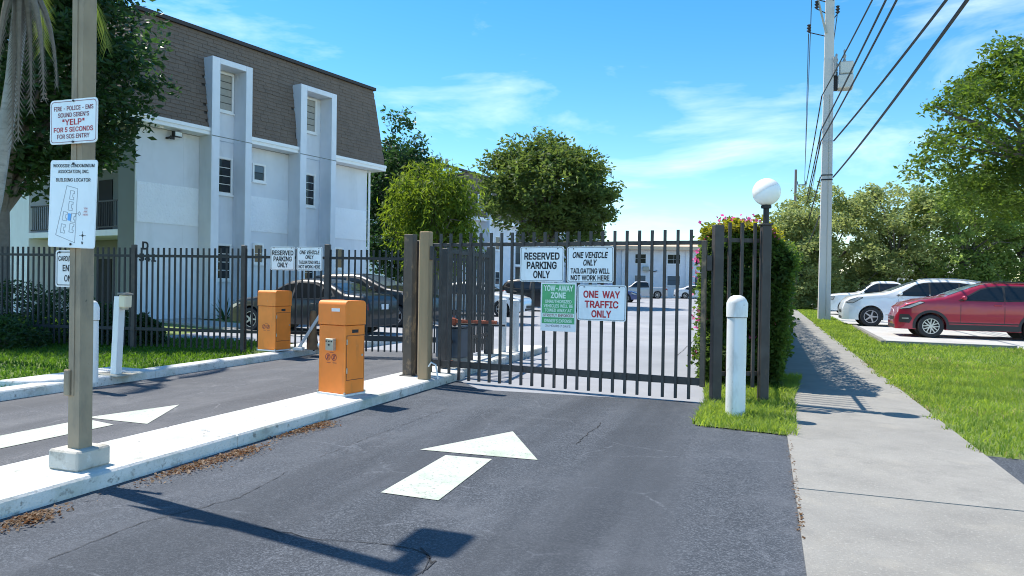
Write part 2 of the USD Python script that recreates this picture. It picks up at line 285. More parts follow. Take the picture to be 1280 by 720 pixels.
crack([(526, 688), (540, 705), (545, 707), (520, 722)], .008, seed=3)
crack([(720, 557), (752, 530)], .006, seed=4)
crack([(843, 448), (874, 419)], .008, z=.0035, seed=5)
crack([(400, 573), (470, 545), (560, 512)], .0025, seed=6)

# painted arrows
def painted(name, pix, z): return flat(Polygon([tuple(ground(*p)[:2]) for p in pix]), z)
ar = thing('road_arrow', 'white straight arrow painted on dark asphalt before the closed gate', 'road marking')
obj('arrow_head', painted('h', [(525, 564), (641, 541), (672, 577)], .0145), 'road_paint', ar)
obj('arrow_shaft', painted('s', [(476, 618), (548, 628), (615, 576), (557, 571)], .0145), 'road_paint', ar)
ar = thing('road_arrow', 'pale arrow painted in the narrow lane behind the light post', 'road marking')
obj('arrow_head', painted('h', [(108, 523), (224, 507), (184, 531)], .0105), 'road_paint', ar)
obj('arrow_shaft', painted('s', [(-60, 574), (0, 562), (142, 532), (108, 525), (0, 546), (-60, 556)], .0105), 'road_paint', ar)

# median island (white kerb) and left kerb
def kerbmesh(pts_st, z0, z1, b=.016):
    P = SP(pts_st); m = MB(); m.poly(P, z0, z1 - b)
    outer = np.array(P.exterior.coords)[:-1]; inner = np.array(P.buffer(-b, join_style='mitre').exterior.coords)[:-1]
    m.poly(P.buffer(-b, join_style='mitre'), z1 - b, z1)
    # bevel ring
    o = shapely.geometry.polygon.orient(P); i = shapely.geometry.polygon.orient(P.buffer(-b, join_style='mitre'))
    oc = np.array(o.exterior.coords)[:-1]; ic = np.array(i.exterior.coords)[:-1]
    k = np.argmin(np.linalg.norm(ic - oc[0], axis=1)); ic = np.roll(ic, -k, axis=0); n = len(oc)
    if len(ic) == n:
        v = np.vstack([np.column_stack([oc, np.full(n, z1 - b)]), np.column_stack([ic, np.full(n, z1)])])
        m.add(v, [(j, (j + 1) % n, n + (j + 1) % n, n + j) for j in range(n)])
    return m
isl = thing('median_island', kind='structure')
segs = [-4, -1, 2.0, 5.0, 8.1, 9.9]
for a, b in zip(segs[:-1], segs[1:]):
    obj('kerb_section', kerbmesh([(a + .004, -5.0), (a + .004, -4.22), (b - .004, -4.22), (b - .004, -5.0)], -.1, .12), 'kerb_white', isl)
obj('kerb_section', kerbmesh([(9.906, -5.06), (9.906, -4.34), (14.6, -4.34), (14.6, -5.06)], -.1, .12), 'kerb_white', isl)
kb = thing('kerb', kind='structure')
lk = [-4, -1, 2, 5, 8.0, 9.9, 11.9]
for a, b in zip(lk[:-1], lk[1:]):
    obj('kerb_section', kerbmesh([(a + .004, -8.5), (a + .004, -8.2), (b - .004, -8.2), (b - .004, -8.5)], -.1, .12), 'kerb_white', kb)
obj('kerb_plinth', kerbmesh([(6.4, -9.1), (6.4, -8.506), (8.05, -8.506), (8.05, -9.1)], -.1, .118), 'kerb_white', kb)
obj('kerb_end', kerbmesh([(11.906, -9.05), (11.906, -8.12), (15.1, -8.05), (15.1, -8.9)], -.1, .135), 'kerb_white', kb)

# sidewalk: cast slabs with open joints
sw = thing('sidewalk', kind='structure')
obj('joint_bed', flat(SP([(-4, .22), (-4, 1.80), (118, 1.80), (118, .22)]), .004), 'soil', sw)
s = -3.66
while s < 60:
    e = s + 1.83
    obj('slab', MB().poly(SP([(s + .006, .215), (s + .006, 1.81), (e - .006, 1.81), (e - .006, .215)]), -.02, .02 + .004 * rng.random()), 'sidewalk', sw)
    s = e
obj('slab', MB().poly(SP([(s, .215), (s, 1.81), (118, 1.81), (118, .215)]), -.02, .02), 'sidewalk', sw)
# parking strip on the right, side driveway, path before the building
pk = thing('parking_strip', kind='structure')
obj('pale_surface', flat(SP([(20.85, 2.95), (20.85, 9), (21.5, 22), (110, 22), (110, 2.95)]), .004), 'concrete_pale', pk)
obj('side_driveway', flat(SP([(-6, 1.83), (7.35, 1.83), (6.9, 4.5), (6.9, 14), (-6, 14)]), -.006), 'asphalt_new', pk)
pt = thing('path', kind='structure')
a, b = ground(150, 396), ground(300, 413)
u = (b - a)[:2]; u /= np.linalg.norm(u); w = np.array([-u[1], u[0]])
obj('path_surface', MB().poly(Polygon([a[:2] - w * .0, b[:2] + u * 3, b[:2] + u * 3 + w * 1.3, a[:2] + w * 1.3]), -.03, .03), 'concrete_pale', pt)
rd = thing('far_road', kind='structure')
obj('road_surface', flat(SP([(112, -60), (112, 60), (122, 60), (122, -60)]), -.012), 'asphalt_lot', rd)

# ------------------------------------------------------------ grass
def blades(n, sampler, h, seed, wid=.006, lean=.5):
    r = np.random.default_rng(seed); p = sampler(n, r); n = len(p)
    hh = h * r.uniform(.45, 1.15, n); a = r.uniform(0, 2 * np.pi, n); wv = np.column_stack([np.cos(a), np.sin(a), np.zeros(n)]) * (wid * r.uniform(.6, 1.4, n))[:, None]
    ln = np.column_stack([r.normal(0, lean, n), r.normal(0, lean, n), np.ones(n)]); tip = p + ln * hh[:, None]; mid = p + (ln * [.35, .35, .62]) * hh[:, None]
    v = np.stack([p - wv, p + wv, mid + wv * .8, mid - wv * .8, tip], 1).reshape(-1, 3); k = np.arange(n)[:, None] * 5
    f = np.concatenate([k + [0, 1, 2], k + [0, 2, 3], k + [3, 2, 4]]); return trimesh.Trimesh(v, f, process=False)
def in_st(s0, s1, t0, t1, power=1.0, z=0, keep=None):
    def smp(n, r):
        q = r.random(n) ** power; S = s0 + (s1 - s0) * q; T = t0 + (t1 - t0) * r.random(n)
        p = S[:, None] * SD + T[:, None] * SN
        if keep is not None: p = p[keep(p)]
        return np.column_stack([p, np.full(len(p), z)])
    return smp
def inside(P): 
    shapely.prepare(P); return lambda p: shapely.contains_xy(P, p[:, 0], p[:, 1])
P_patch = Polygon([tuple(ground(*q)[:2]) for q in [(868, 533), (992, 547), (990, 500), (1000, 472), (880, 470), (884, 505)]])
gp = obj('grass_patch', flat(P_patch, .02), 'turf', kind='structure')
nb = P_patch.bounds
def patch_s(n, r):
    p = np.column_stack([r.uniform(nb[0], nb[2], n), r.uniform(nb[1], nb[3], n)]); p = p[inside(P_patch.buffer(.03))(p)]; return np.column_stack([p, np.full(len(p), .015)])
tag(obj('grass', blades(26000, patch_s, .085, 1, .0045), 'grass_blade'), 'bright grass tuft around the white bollard at the gate end', 'grass', kind='stuff')
P_strip = SP([(7.45, 1.83), (20.8, 1.83), (100, 1.83), (100, 2.9), (20.8, 2.9), (20.8, 9), (20.5, 16), (6.95, 16), (6.95, 4.5)])
_instrip = inside(P_strip.buffer(.16))
def ragged(p):
    q = np.column_stack([p, np.zeros(len(p))]); e = p @ SN - (1.83 - .17 * np.clip(meshkit.fbm(q * 3.0, 3, 5) * 2.6 - .95, -.3, 1)); bare = meshkit.fbm(q * 1.1, 3, 9) > .30
    return _instrip(p) & (e > 0) & (bare | (np.random.default_rng(3).random(len(p)) < .45))
tag(obj('grass', trimesh.util.concatenate([blades(70000, in_st(6.9, 16, 1.68, 9, .9, 0, ragged), .075, 2, .006), blades(50000, in_st(14, 30, 1.72, 10, .8, 0, ragged), .08, 3, .009), blades(16000, in_st(28, 70, 1.8, 3.0, .8, 0), .09, 4, .014)]), 'grass_blade'), 'sunny green grass strip between the sidewalk and the parked cars', 'grass', kind='stuff')
P_lawn = Polygon([tuple(st(-2, -8.55)[:2]), tuple(st(6.4, -8.55)[:2]), tuple(st(6.4, -9.12)[:2]), tuple(st(8.08, -9.12)[:2]), tuple(st(8.08, -8.55)[:2]), tuple(st(11.88, -8.53)[:2]), (-5.0, 13.4), (-5.3, 16.4), (-9, 17.1), (-16, 25), (-22, 22), (-12, 4)])
def lawn_s(n, r):
    p = np.column_stack([r.uniform(-22, -4, n), r.uniform(4, 25, n)]); p = p[inside(P_lawn)(p)]; return np.column_stack([p, np.zeros(len(p))])
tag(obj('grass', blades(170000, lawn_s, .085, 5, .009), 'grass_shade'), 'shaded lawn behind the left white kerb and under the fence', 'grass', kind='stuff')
# leaf litter against the kerb
def litter(label, spots, n, seed, side=1.0):
    r = np.random.default_rng(seed); m = MB()
    for (px, py, ln) in spots:
        c = ground(px, py)[:2]
        for _ in range(n):
            q = c + SD * r.normal(0, ln) + SN * abs(r.normal(0, .09)) * side; a = r.uniform(0, 6.28); sz = r.uniform(.006, .017)
            e1 = np.array([math.cos(a), math.sin(a), r.normal(0, .3)]) * sz; e2 = np.array([-math.sin(a), math.cos(a), r.normal(0, .5)]) * sz * .5; z = .016 + .014 * r.random()
            p = np.array([*q, z]); m.add([p - e1, p - e2, p + e1, p + e2], [(0, 1, 2, 3)])
    tag(obj('leaf_litter', m, 'litter'), label, 'leaf litter', kind='stuff')
tag(obj('dry_grass', blades(9000, in_st(6.95, 20, 1.70, 9, .9, 0, lambda p: _instrip(p) & (meshkit.fbm(np.column_stack([p, np.zeros(len(p))]) * 1.3, 3, 21) > .52)), .07, 31, .007, .9), 'dry_blade'), 'dry straw coloured blades scattered in the sunny grass strip', 'grass', kind='stuff')
litter('dry brown leaf litter strip along the white median kerb', [(222, 588, .22), (262, 576, .25), (295, 567, .14), (368, 540, .2), (392, 533, .12)], 420, 11)
litter('dry leaves gathered against the kerb at the lower left corner', [(12, 655, .16), (32, 648, .06)], 300, 12)
litter('thin trail of dead leaves along the asphalt edge by the sidewalk', [(992, 570, .4), (997, 610, .3), (1003, 650, .2)], 60, 13, -.22)

# ------------------------------------------------------------ lettering and signs
def lettering_mesh(text, height, stroke):
    import glob
    from PIL import Image, ImageDraw, ImageFont
    font = ImageFont.truetype(glob.glob('/opt/blender-*/*/datafiles/fonts/Inter.woff2')[0], 96)
    x0, y0, x1, y1 = font.getbbox(text, anchor='ls', stroke_width=stroke)
    im = Image.new('L', (x1 - x0 + 8, y1 - y0 + 8)); ImageDraw.Draw(im).text((4 - x0, 4 - y0), text, 255, font, anchor='ls', stroke_width=stroke)
    on = np.pad(np.asarray(im) > 127, ((0, 0), (1, 1))).astype(np.int8); rows, starts = np.nonzero(np.diff(on, axis=1) == 1); ends = np.nonzero(np.diff(on, axis=1) == -1)[1]
    shape = shapely.union_all(shapely.box(starts, -rows - 1, ends, -rows)).buffer(0.6).buffer(-0.6).simplify(0.9); k = height / (70.0 + stroke)
    shape = affinity.affine_transform(shape, [k, 0, 0, k, -4 * k, (4 - y0 - stroke * .5) * k])
    return trimesh.util.concatenate([trimesh.creation.extrude_polygon(g_, .0012, engine='earcut') for g_ in getattr(shape, 'geoms', [shape])])
def letters(text, h, squeeze=1.0, bold=True, slant=0.0):
    t = lettering_mesh(text, h, (4 if h > .05 else 2) if bold else 1); v = np.array(t.vertices)
    x = v[:, 0] * squeeze + slant * v[:, 1]; x -= (x.min() + x.max()) / 2
    return np.column_stack([x, -v[:, 2], v[:, 1]]), np.array(t.faces)
def rrect(w, h, r): return sbox(-w / 2 + r, -h / 2 + r, w / 2 - r, h / 2 - r).buffer(r, resolution=5)
def write(parent, y, items, width):
    for text, zc, h, m, bold, slant, wmax in items:
        v, f = letters(text, h, 1.0, bold, slant); ww = np.ptp(v[:, 0]); v[:, 0] *= wmax / ww
        v[:, 1] += y; v[:, 2] += zc - h / 2; obj('lettering', MB().add(v, f), m, parent)
def sign(label, loc, rot, w, h, items, edge='ink_black', face='sign_white', group=None, r=.03, inset=.012, line=.006, lean=0, bolts=((0, .46), (0, -.46)), tilt=0):
    t = thing('sign', label, 'sign', loc, rot, group)
    if tilt:
        UsdGeom.Xformable(t).AddRotateYOp().Set(float(tilt))
    obj('plate', MB().upright(rrect(w, h, r), -.0015, .0015), 'sign_edge', t)
    obj('face', MB().upright(rrect(w - .008, h - .008, r), -.0025, -.0016), face, t)
    if edge: obj('border', MB().upright(rrect(w - 2 * inset, h - 2 * inset, r * .8).difference(rrect(w - 2 * inset - 2 * line, h - 2 * inset - 2 * line, r * .7)), -.0032, -.0026), edge, t)
    write(t, -.0028, items, w)
    if not bolts:
        for bx in (-.36, .36): obj('clamp', MB().box(bx * w - .02, bx * w + .02, .0016, .035, h * .28, h * .34), 'steel_grey', t)
        bolts = ((-.36, .44), (.36, .44))
    for bx, bz in bolts: obj('bolt', MB().tube([(bx * w, -.0026, bz * h), (bx * w, -.009, bz * h)], .008, 8), 'ink_black', t)
    return t

# ------------------------------------------------------------ fences and gates
def panel(t, L, z0, z1, rails, sp=.12, bar=.028, m='metal_black', x0=0.0, first=None, top=None, side='picket'):
    n = int(round(L / sp))
    for i in range(n + 1):
        x = x0 + L * i / n
        if first and (i == 0 or i == n): continue
        obj(side, MB().box(x - bar / 2, x + bar / 2, -bar / 2, bar / 2, z0, z1), m, t)
    for z, h, th in rails: obj('rail', MB().box(x0, x0 + L, -th / 2, th / 2, z - h / 2, z + h / 2), m, t)
def angle(p, q): return math.degrees(math.atan2(q[1] - p[1], q[0] - p[0]))
def fence(name, label, p, q, z0, z1, rails, posts, **kw):
    p, q = np.array(p, float), np.array(q, float); L = np.linalg.norm(q - p); t = thing(name, label, 'fence' if name == 'fence' else 'gate', (*p, 0), angle(p, q))
    panel(t, L, z0, z1, rails, **kw)
    for f, w, h in posts: obj('post', MB().box(L * f - w / 2, L * f + w / 2, -w / 2, w / 2, 0, h, .006), kw.get('m', 'metal_brown') if kw.get('m') != 'metal_black' else 'metal_brown', t)
    return t, L
FA, FB, FC = (-11.4, 14.9), (-5.16, 13.85), (-3.52, 13.72)
t, L = fence('fence', 'long dark picket fence before the white building, behind the left lawn', FA, FB, .08, 2.02, [(1.86, .05, .035), (.42, .06, .035)], [(1, .085, 2.08), (1 - 2.35 / 6.328, .085, 2.08)], sp=.122)
t, L = fence('fence', 'short dark fence panel holding two signs beside the rear orange box', np.array(FB) + [.045, 0], FC, .08, 2.02, [(1.86, .05, .035), (.42, .06, .035)], [(1, .1, 2.12)], sp=.122)
MP = np.array([-.40, 13.35])
fence('gate', 'closed dark picket gate across the narrow left lane', np.array(FC) + [.06, 0], MP + [-.09, .02], .10, 2.02, [(1.86, .05, .035), (.35, .10, .04)], [], sp=.122)
t, L = fence('fence', 'dark fence run along the median island behind the gate hinge', gateB + [.16, .45], MP, .22, 1.98, [(1.92, .06, .04), (.5, .05, .04)], [(1, .13, 2.1), (.52, .10, 2.05), (.0, .12, 1.95)], sp=.15, bar=.032, m='metal_brown')
gate_rot = angle(gateB, gateA - np.array([.10, -.04]))
gt = thing('gate', 'large dark picket gate carrying four signs across the driveway', 'gate', (*gateB, 0), gate_rot)
GL = 3.93
panel(gt, GL, .035, 2.14, [], sp=.1637, bar=.034, m='metal_brown', first=True)
obj('rail', MB().box(.03, GL - .03, .0, .045, 1.955, 2.005, .003), 'metal_brown', gt)
obj('rail', MB().box(.03, GL - .03, .0, .045, .21, .30, .004), 'metal_brown', gt)
obj('stile', MB().box(-.03, .03, -.03, .03, .12, 2.005, .004), 'post_rust', gt)
obj('stile', MB().box(GL - .03, GL + .03, -.03, .03, .20, 2.005, .004), 'post_rust', gt)
for z_ in (.35, 1.75): obj('hinge', MB().box(-.10, -.03, -.035, .035, z_, z_ + .14, .006), 'post_rust', gt)
obj('latch', MB().box(GL + .03, GL + .10, -.02, .02, 1.63, 1.82, .004), 'metal_brown', gt)
_e = np.array([math.cos(math.radians(gate_rot)), math.sin(math.radians(gate_rot))]); _n = np.array([_e[1], -_e[0]])
def on_gate(x, z, off=.03): p = gateB + _e * (x + .085) + _n * off; return (*p, z)
sign('white RESERVED PARKING ONLY sign on the big gate, upper left of four', on_gate(1.685, 1.703), gate_rot, .645, .475, group='signs on the big gate', items=[('RESERVED', .115, .095, 'ink_black', True, 0, .52), ('PARKING', -.01, .095, 'ink_black', True, 0, .44), ('ONLY', -.135, .095, 'ink_black', True, 0, .245)], bolts=())
sign('white ONE VEHICLE ONLY tailgating sign on the big gate, upper right', on_gate(2.375, 1.70), gate_rot, .645, .475, group='signs on the big gate', items=[('ONE VEHICLE', .13, .078, 'ink_black', True, .22, .49), ('ONLY', .03, .078, 'ink_black', True, .22, .19), ('TAILGATING WILL', -.08, .068, 'ink_black', True, 0, .54), ('NOT WORK HERE', -.17, .068, 'ink_black', True, 0, .535)], bolts=())
tw = sign('green TOW-AWAY ZONE sign low on the big gate', on_gate(1.935, 1.13), gate_rot, .51, .655, group='signs on the big gate', items=[('TOW-AWAY', .255, .075, 'ink_pale', True, 0, .42), ('ZONE', .16, .075, 'ink_pale', True, 0, .215), ('UNAUTHORIZED', .075, .042, 'ink_pale', True, 0, .38), ('VEHICLES WILL BE', .015, .042, 'ink_pale', True, 0, .42), ('TOWED AWAY AT', -.045, .042, 'ink_pale', True, 0, .39), ("OWNER'S EXPENSE", -.185, .042, 'ink_pale', True, 0, .40), ('24 HOURS 7 DAYS', -.255, .03, 'ink_grey', True, 0, .36)], edge=None, face='sign_edge', r=.008, bolts=())
obj('green_field', MB().upright(sbox(-.235, -.225, .235, .305), -.0028, -.0026), 'sign_green', tw)
obj('pink_band', MB().upright(sbox(-.23, -.14, .23, -.085), -.0034, -.0029), 'ink_pale', tw)
v_, f_ = letters('STRICTLY ENFORCED', .036); v_[:, 0] *= .43 / np.ptp(v_[:, 0]); v_[:, 1] -= .0036; v_[:, 2] -= .13
obj('lettering', MB().add(v_, f_), 'ink_maroon', tw)
sign('white ONE WAY TRAFFIC ONLY sign in red letters on the big gate', on_gate(2.54, 1.20), gate_rot, .665, .47, group='signs on the big gate', items=[('ONE  WAY', .115, .09, 'ink_red', True, 0, .50), ('TRAFFIC', -.015, .09, 'ink_red', True, 0, .46), ('ONLY', -.14, .09, 'ink_red', True, 0, .27)], bolts=())
fr = angle(FB, FC)
def on_fence(f, z): p = np.array(FB) * (1 - f) + np.array(FC) * f; return (p[0], p[1] - .03, z)
sign('small RESERVED PARKING ONLY sign on the dark fence behind the rear orange box', on_fence(.47, 1.84), fr, .475, .45, group='signs on the dark fence', items=[('RESERVED', .11, .09, 'ink_black', True, 0, .42), ('PARKING', -.005, .09, 'ink_black', True, 0, .36), ('ONLY', -.12, .09, 'ink_black', True, 0, .2)], bolts=())
sign('small ONE VEHICLE ONLY sign on the dark fence, next to its post', on_fence(.79, 1.84), fr, .50, .45, group='signs on the dark fence', items=[('ONE VEHICLE', .125, .07, 'ink_black', True, .2, .39), ('ONLY', .035, .07, 'ink_black', True, .2, .16), ('TAILGATING WILL', -.065, .06, 'ink_black', True, 0, .42), ('NOT WORK HERE', -.15, .06, 'ink_black', True, 0, .42)], bolts=())
# right hand short fence with lamp post
LP = np.array([3.11, 8.86])
t = thing('fence', 'short dark picket fence between the gate post and the globe lamp', 'fence', (*gateA, 0), angle(gateA, LP))
Lr = np.linalg.norm(LP - gateA)
obj('post', MB().box(-.058, .058, -.058, .058, 0, 2.19, .006), 'metal_brown', t); obj('post_foot', MB().box(-.075, .075, -.075, .075, 0, .05, .006), 'concrete', t)
for f in (.27, .53, .80): obj('picket', MB().box(Lr * f - .017, Lr * f + .017, .02, .054, .2, 2.23), 'metal_brown', t)
obj('rail', MB().box(.058, Lr - .055, .055, .09, 1.99, 2.04), 'metal_brown', t); obj('rail', MB().box(.058, Lr - .055, .055, .09, .34, .39), 'metal_brown', t)
q0 = LP + SD * .1; t = thing('fence', 'dark picket fence along the sidewalk running into the hedge', 'fence', (*q0, 0), 90 + STREET)
panel(t, 2.2, .1, 2.16, [(2.0, .05, .035), (.36, .05, .035)], sp=.185, bar=.03, m='metal_brown')
# globe lamp
t = thing('globe_lamp', 'white globe lamp on a dark square post beside the hedge', 'street lamp', (*LP, 0))
obj('post', MB().box(-.055, .055, -.055, .055, 0, 2.2, .006), 'metal_brown', t); obj('cap', MB().box(-.07, .07, -.07, .07, 2.2, 2.222, .004), 'metal_brown', t)
obj('stem', MB().tube([(0, 0, 2.222), (0, 0, 2.42)], .035, 14), 'metal_black', t); obj('collar', MB().lathe([(.001, 2.405), (.06, 2.41), (.062, 2.44), (.05, 2.46), (.001, 2.46)], 20), 'metal_black', t)
ic = trimesh.creation.icosphere(4, .168); ic.apply_translation((0, 0, 2.61)); obj('globe', ic, 'globe', t, smooth=True)
# gate hinge posts on the median
t = thing('gate_post', 'tall rust-marked dark steel post on the median end', 'post', (-1.43, 10.1, .12), STREET)
obj('shaft', MB().box(-.068, .068, -.068, .068, 0, 1.98, .006), 'post_rust', t); obj('foot', MB().box(-.10, .10, -.10, .10, 0, .015, .004), 'metal_brown', t)
t = thing('gate_post', 'slim dark steel post between rusty post and wooden post', 'post', (-1.30, 10.22, .12), STREET)
obj('shaft', MB().box(-.045, .045, -.045, .045, 0, 1.9, .006), 'metal_brown', t); obj('conduit', MB().tube([(.03, -.07, 0), (.03, -.07, 1.9)], .022, 10), 'cream', t)
t = thing('wooden_post', 'weathered tan wooden post standing at the median kerb face', 'post', (-1.17, 9.75, 0), STREET)
obj('shaft', MB().box(-.075, .075, -.06, .06, -.05, 2.12, .012), 'wood_post', t); obj('bracket', MB().box(.076, .10, -.05, .05, 1.74, 1.92, .004), 'metal_brown', t)
obj('cable', MB().tube([(.08, -.04, .30), (.13, -.06, .36), (.19, -.05, .33), (.22, -.03, .14)], .012, 8), 'plastic_white', t)
# operator box and swing arm
t = thing('operator_box', 'dark blue-grey gate motor box behind the gate hinge', 'box', (-.93, 11.55, .12), STREET)
obj('housing', MB().box(-.22, .22, -.2, .2, .12, .60, .015), 'box_blue', t); obj('lid', MB().box(-.235, .235, -.215, .215, .60, .635, .01), 'box_blue', t)
obj('stand', MB().box(-.2, .2, -.16, .16, 0, .12, .004), 'concrete', t); obj('bolt', MB().tube([(.06, -.165, .06), (.06, -.185, .06)], .03, 10), 'rust_red', t)
t = thing('swing_arm', 'rusty red swing arm linking the motor box to the gate', 'gate arm', (-.93, 11.4, .80), -20)
obj('arm', MB().box(-.2, .75, -.02, .02, 0, .05, .004), 'rust_red', t); obj('arm', MB().box(.1, .9, -.05, -.025, -.03, .0, .003), 'metal_black', t); obj('hub', MB().lathe([(.001, -.045), (.06, -.04), (.06, .07), (.001, .075)], 14), 'rust_red', t)

# ------------------------------------------------------------ bollards and small posts
def bollard(label, loc, r, h, cap=True, group=None):
    t = thing('bollard', label, 'bollard', loc, group='white bollards at the entrance')
    if cap:
        obj('pipe', MB().lathe([(.001, 0), (r, 0), (r, h - .24)], 28), 'plastic_white', t, 40)
        obj('cap', MB().lathe([(r + .001, h - .242), (r + .010, h - .24), (r + .010, h - .09), (r * .93, h - .05), (r * .7, h - .02), (r * .35, h - .003), (.001, h)], 28), 'plastic_white', t, 50)
        obj('cap_seam', MB().lathe([(r + .006, h - .247), (r + .0065, h - .2425)], 28), 'ink_black', t)
    else:
        obj('pipe', MB().lathe([(.001, 0), (r, 0), (r, h - .06)], 24), 'plastic_white', t, 40); obj('cap', MB().lathe([(r, h - .07), (r + .006, h - .06), (r + .006, h - .02), (r * .7, h), (.001, h)], 24), 'plastic_white', t, 50)
bollard('tall white bollard with domed cap in the grass before the gate post', (2.48, 7.92, 0), .105, 1.35)
bollard('white bollard behind the big gate, left one of the pair', (-.17, 13.75, .12), .075, 1.02, False)
bollard('white bollard behind the big gate, right one of the pair', (.07, 13.9, .12), .075, 1.0, False)
bollard('white pipe bollard with cap half hidden behind the concrete light post', (-5.23, 9.0, .12), .062, 1.02)
t = thing('card_reader_post', 'leaning white post carrying a small beige card reader box', 'card reader', (-5.35, 9.75, .12), STREET); UsdGeom.Xformable(t).AddRotateYOp().Set(3.0)
obj('post', MB().box(-.05, .05, -.05, .05, 0, 1.06, .004), 'plastic_white', t); obj('foot_plate', MB().box(-.2, .2, -.16, .16, 0, .012, .002), 'steel_grey', t)
obj('reader', MB().box(.052, .17, -.07, .05, .92, 1.09, .012), 'cream', t); obj('hood', MB().box(.045, .18, -.09, .055, 1.09, 1.115, .004), 'timber', t); obj('bracket', MB().box(.05, .14, -.03, .03, .89, .92, .003), 'steel_grey', t)

# ------------------------------------------------------------ orange barrier machines
def machine(label, loc, rot, w, d, h, detail):
    t = thing('barrier_machine', label, 'barrier machine', loc, rot); b = 'orange_paint'
    obj('cabinet', MB().box(-w / 2, w / 2, -d / 2, d / 2, .025, h * .74, .006), b, t)
    P = sbox(-d / 2 - .006, h * .745, d / 2 + .006, h - .05).union(sbox(-d / 2 + .045, h - .1, d / 2 - .045, h)).union(Point(-d / 2 + .044, h - .05).buffer(.05)).union(Point(d / 2 - .044, h - .05).buffer(.05))
    hm = MB()
    for g_ in getattr(P, 'geoms', [P]):
        e = trimesh.creation.extrude_polygon(g_, w + .012, engine='earcut'); v = e.vertices; hm.add(np.column_stack([w / 2 + .006 - v[:, 2], -v[:, 0], v[:, 1]])[:, [0, 1, 2]] * [1, 1, 1], e.faces[:, ::-1])
    mm = hm.mesh(); trimesh.repair.fix_normals(mm); obj('hood', mm, b, t, 30)
    obj('base_plate', MB().box(-w / 2 - .012, w / 2 + .012, -d / 2 - .012, d / 2 + .012, 0, .024, .003), 'plastic_white', t)
    obj('door', MB().box(w / 2, w / 2 + .005, -d / 2 + .03, d / 2 - .02, h * .17, h * .63, .002), b, t)
    obj('door_gap', MB().box(w / 2, w / 2 + .0025, -d / 2 + .024, d / 2 - .014, h * .17 - .006, h * .63 + .006), 'ink_black', t)
    obj('badge', MB().box(w / 2, w / 2 + .003, -.05, .05, h * .66, h * .695), 'ink_black', t)
    for k in (-1, 1):
        c = Point(-.01 + k * .05, h * .40).buffer(.040).difference(Point(-.01 + k * .05, h * .40).buffer(.033)); bar = affinity.rotate(sbox(-.01 + k * .05 - .035, h * .40 - .003, -.01 + k * .05 + .035, h * .40 + .003), 45)
        fig = sbox(-.01 + k * .05 - .008, h * .40 - .022, -.01 + k * .05 + .008, h * .40 + .012).union(Point(-.01 + k * .05, h * .40 + .02).buffer(.008))
        obj('sticker', MB().upright(c.union(bar).union(fig), -d / 2 - .0025, -d / 2 - .0005), 'ink_maroon', t); 
    for k, zz in ((-.045, .345), (.05, .345), (0, .455)): obj('sticker', MB().upright(sbox(k - .03, h * zz - .006, k + .03, h * zz), -d / 2 - .002, -d / 2 - .0005), 'ink_maroon', t)
    for z_ in (.24, .54): obj('hinge', MB().tube([(w / 2 + .008, -d / 2 + .026, h * z_), (w / 2 + .008, -d / 2 + .026, h * z_ + .06)], .008, 8), 'steel_grey', t)
    obj('door_lock', MB().tube([(w / 2 + .004, d / 2 - .05, h * .42), (w / 2 + .011, d / 2 - .05, h * .42)], .014, 10), 'steel_bright', t)
    for sx in (-1, 1):
        for sy in (-1, 1): obj('anchor_bolt', MB().tube([(sx * (w / 2 + .004), sy * (d / 2 + .004), .02), (sx * (w / 2 + .004), sy * (d / 2 + .004), .045)], .012, 6), 'steel_grey', t)
    if detail:
        obj('label_strip', MB().box(-.0, .13, -d / 2 - .009, -d / 2 - .0065, h * .885, h * .92), 'sign_edge', t)
        obj('key_switch', MB().box(-.05, .07, -d / 2 - .055, -d / 2, h * .475, h * .60, .006), 'steel_grey', t)
        obj('key_hole', MB().tube([(.01, -d / 2 - .0555, h * .535), (.01, -d / 2 - .060, h * .535)], .012, 10), 'ink_black', t)
        for a_ in (-.04, 0, .04): obj('key_mark', MB().box(.01 + a_ - .012, .01 + a_ + .012, -d / 2 - .0575, -d / 2 - .0555, h * .565, h * .578), 'ink_black', t)
        obj('arm_hub', MB().tube([(-w / 2, -d / 2 + .07, h * .51), (-w / 2 - .05, -d / 2 + .07, h * .51)], .045, 14), 'steel_bright', t)
bx1 = (ground(394, 490, .12) + ground(452, 489, .12)) / 2
machine('bright orange barrier machine with key switch on the median island', (-1.98, 8.42, .12), -32, .42, .32, 1.09, True)
machine('dull orange barrier machine on the left kerb before the fence', (-4.36, 13.25, .135), -26, .42, .40, 1.10, False)
t = thing('boom_pole', 'broken white barrier arm leaning beside the rear orange box', 'boom', (-3.93, 13.35, .135))
obj('arm', MB().tube([(-.02, 0, .02), (.42, .15, .78)], [.028, .028], 4), 'plastic_white', t); obj('foot', MB().box(-.10, .08, -.08, .08, 0, .05, .008), 'plastic_white', t)
t = thing('old_post', 'rusty brown stump post behind the leaning white arm', 'post', (-3.72, 13.5, .135))
obj('pipe', MB().lathe([(.001, 0), (.11, 0), (.10, .1), (.068, .3), (.062, .66), (.045, .72), (.001, .74)], 18), 'rust_brown', t, 40)

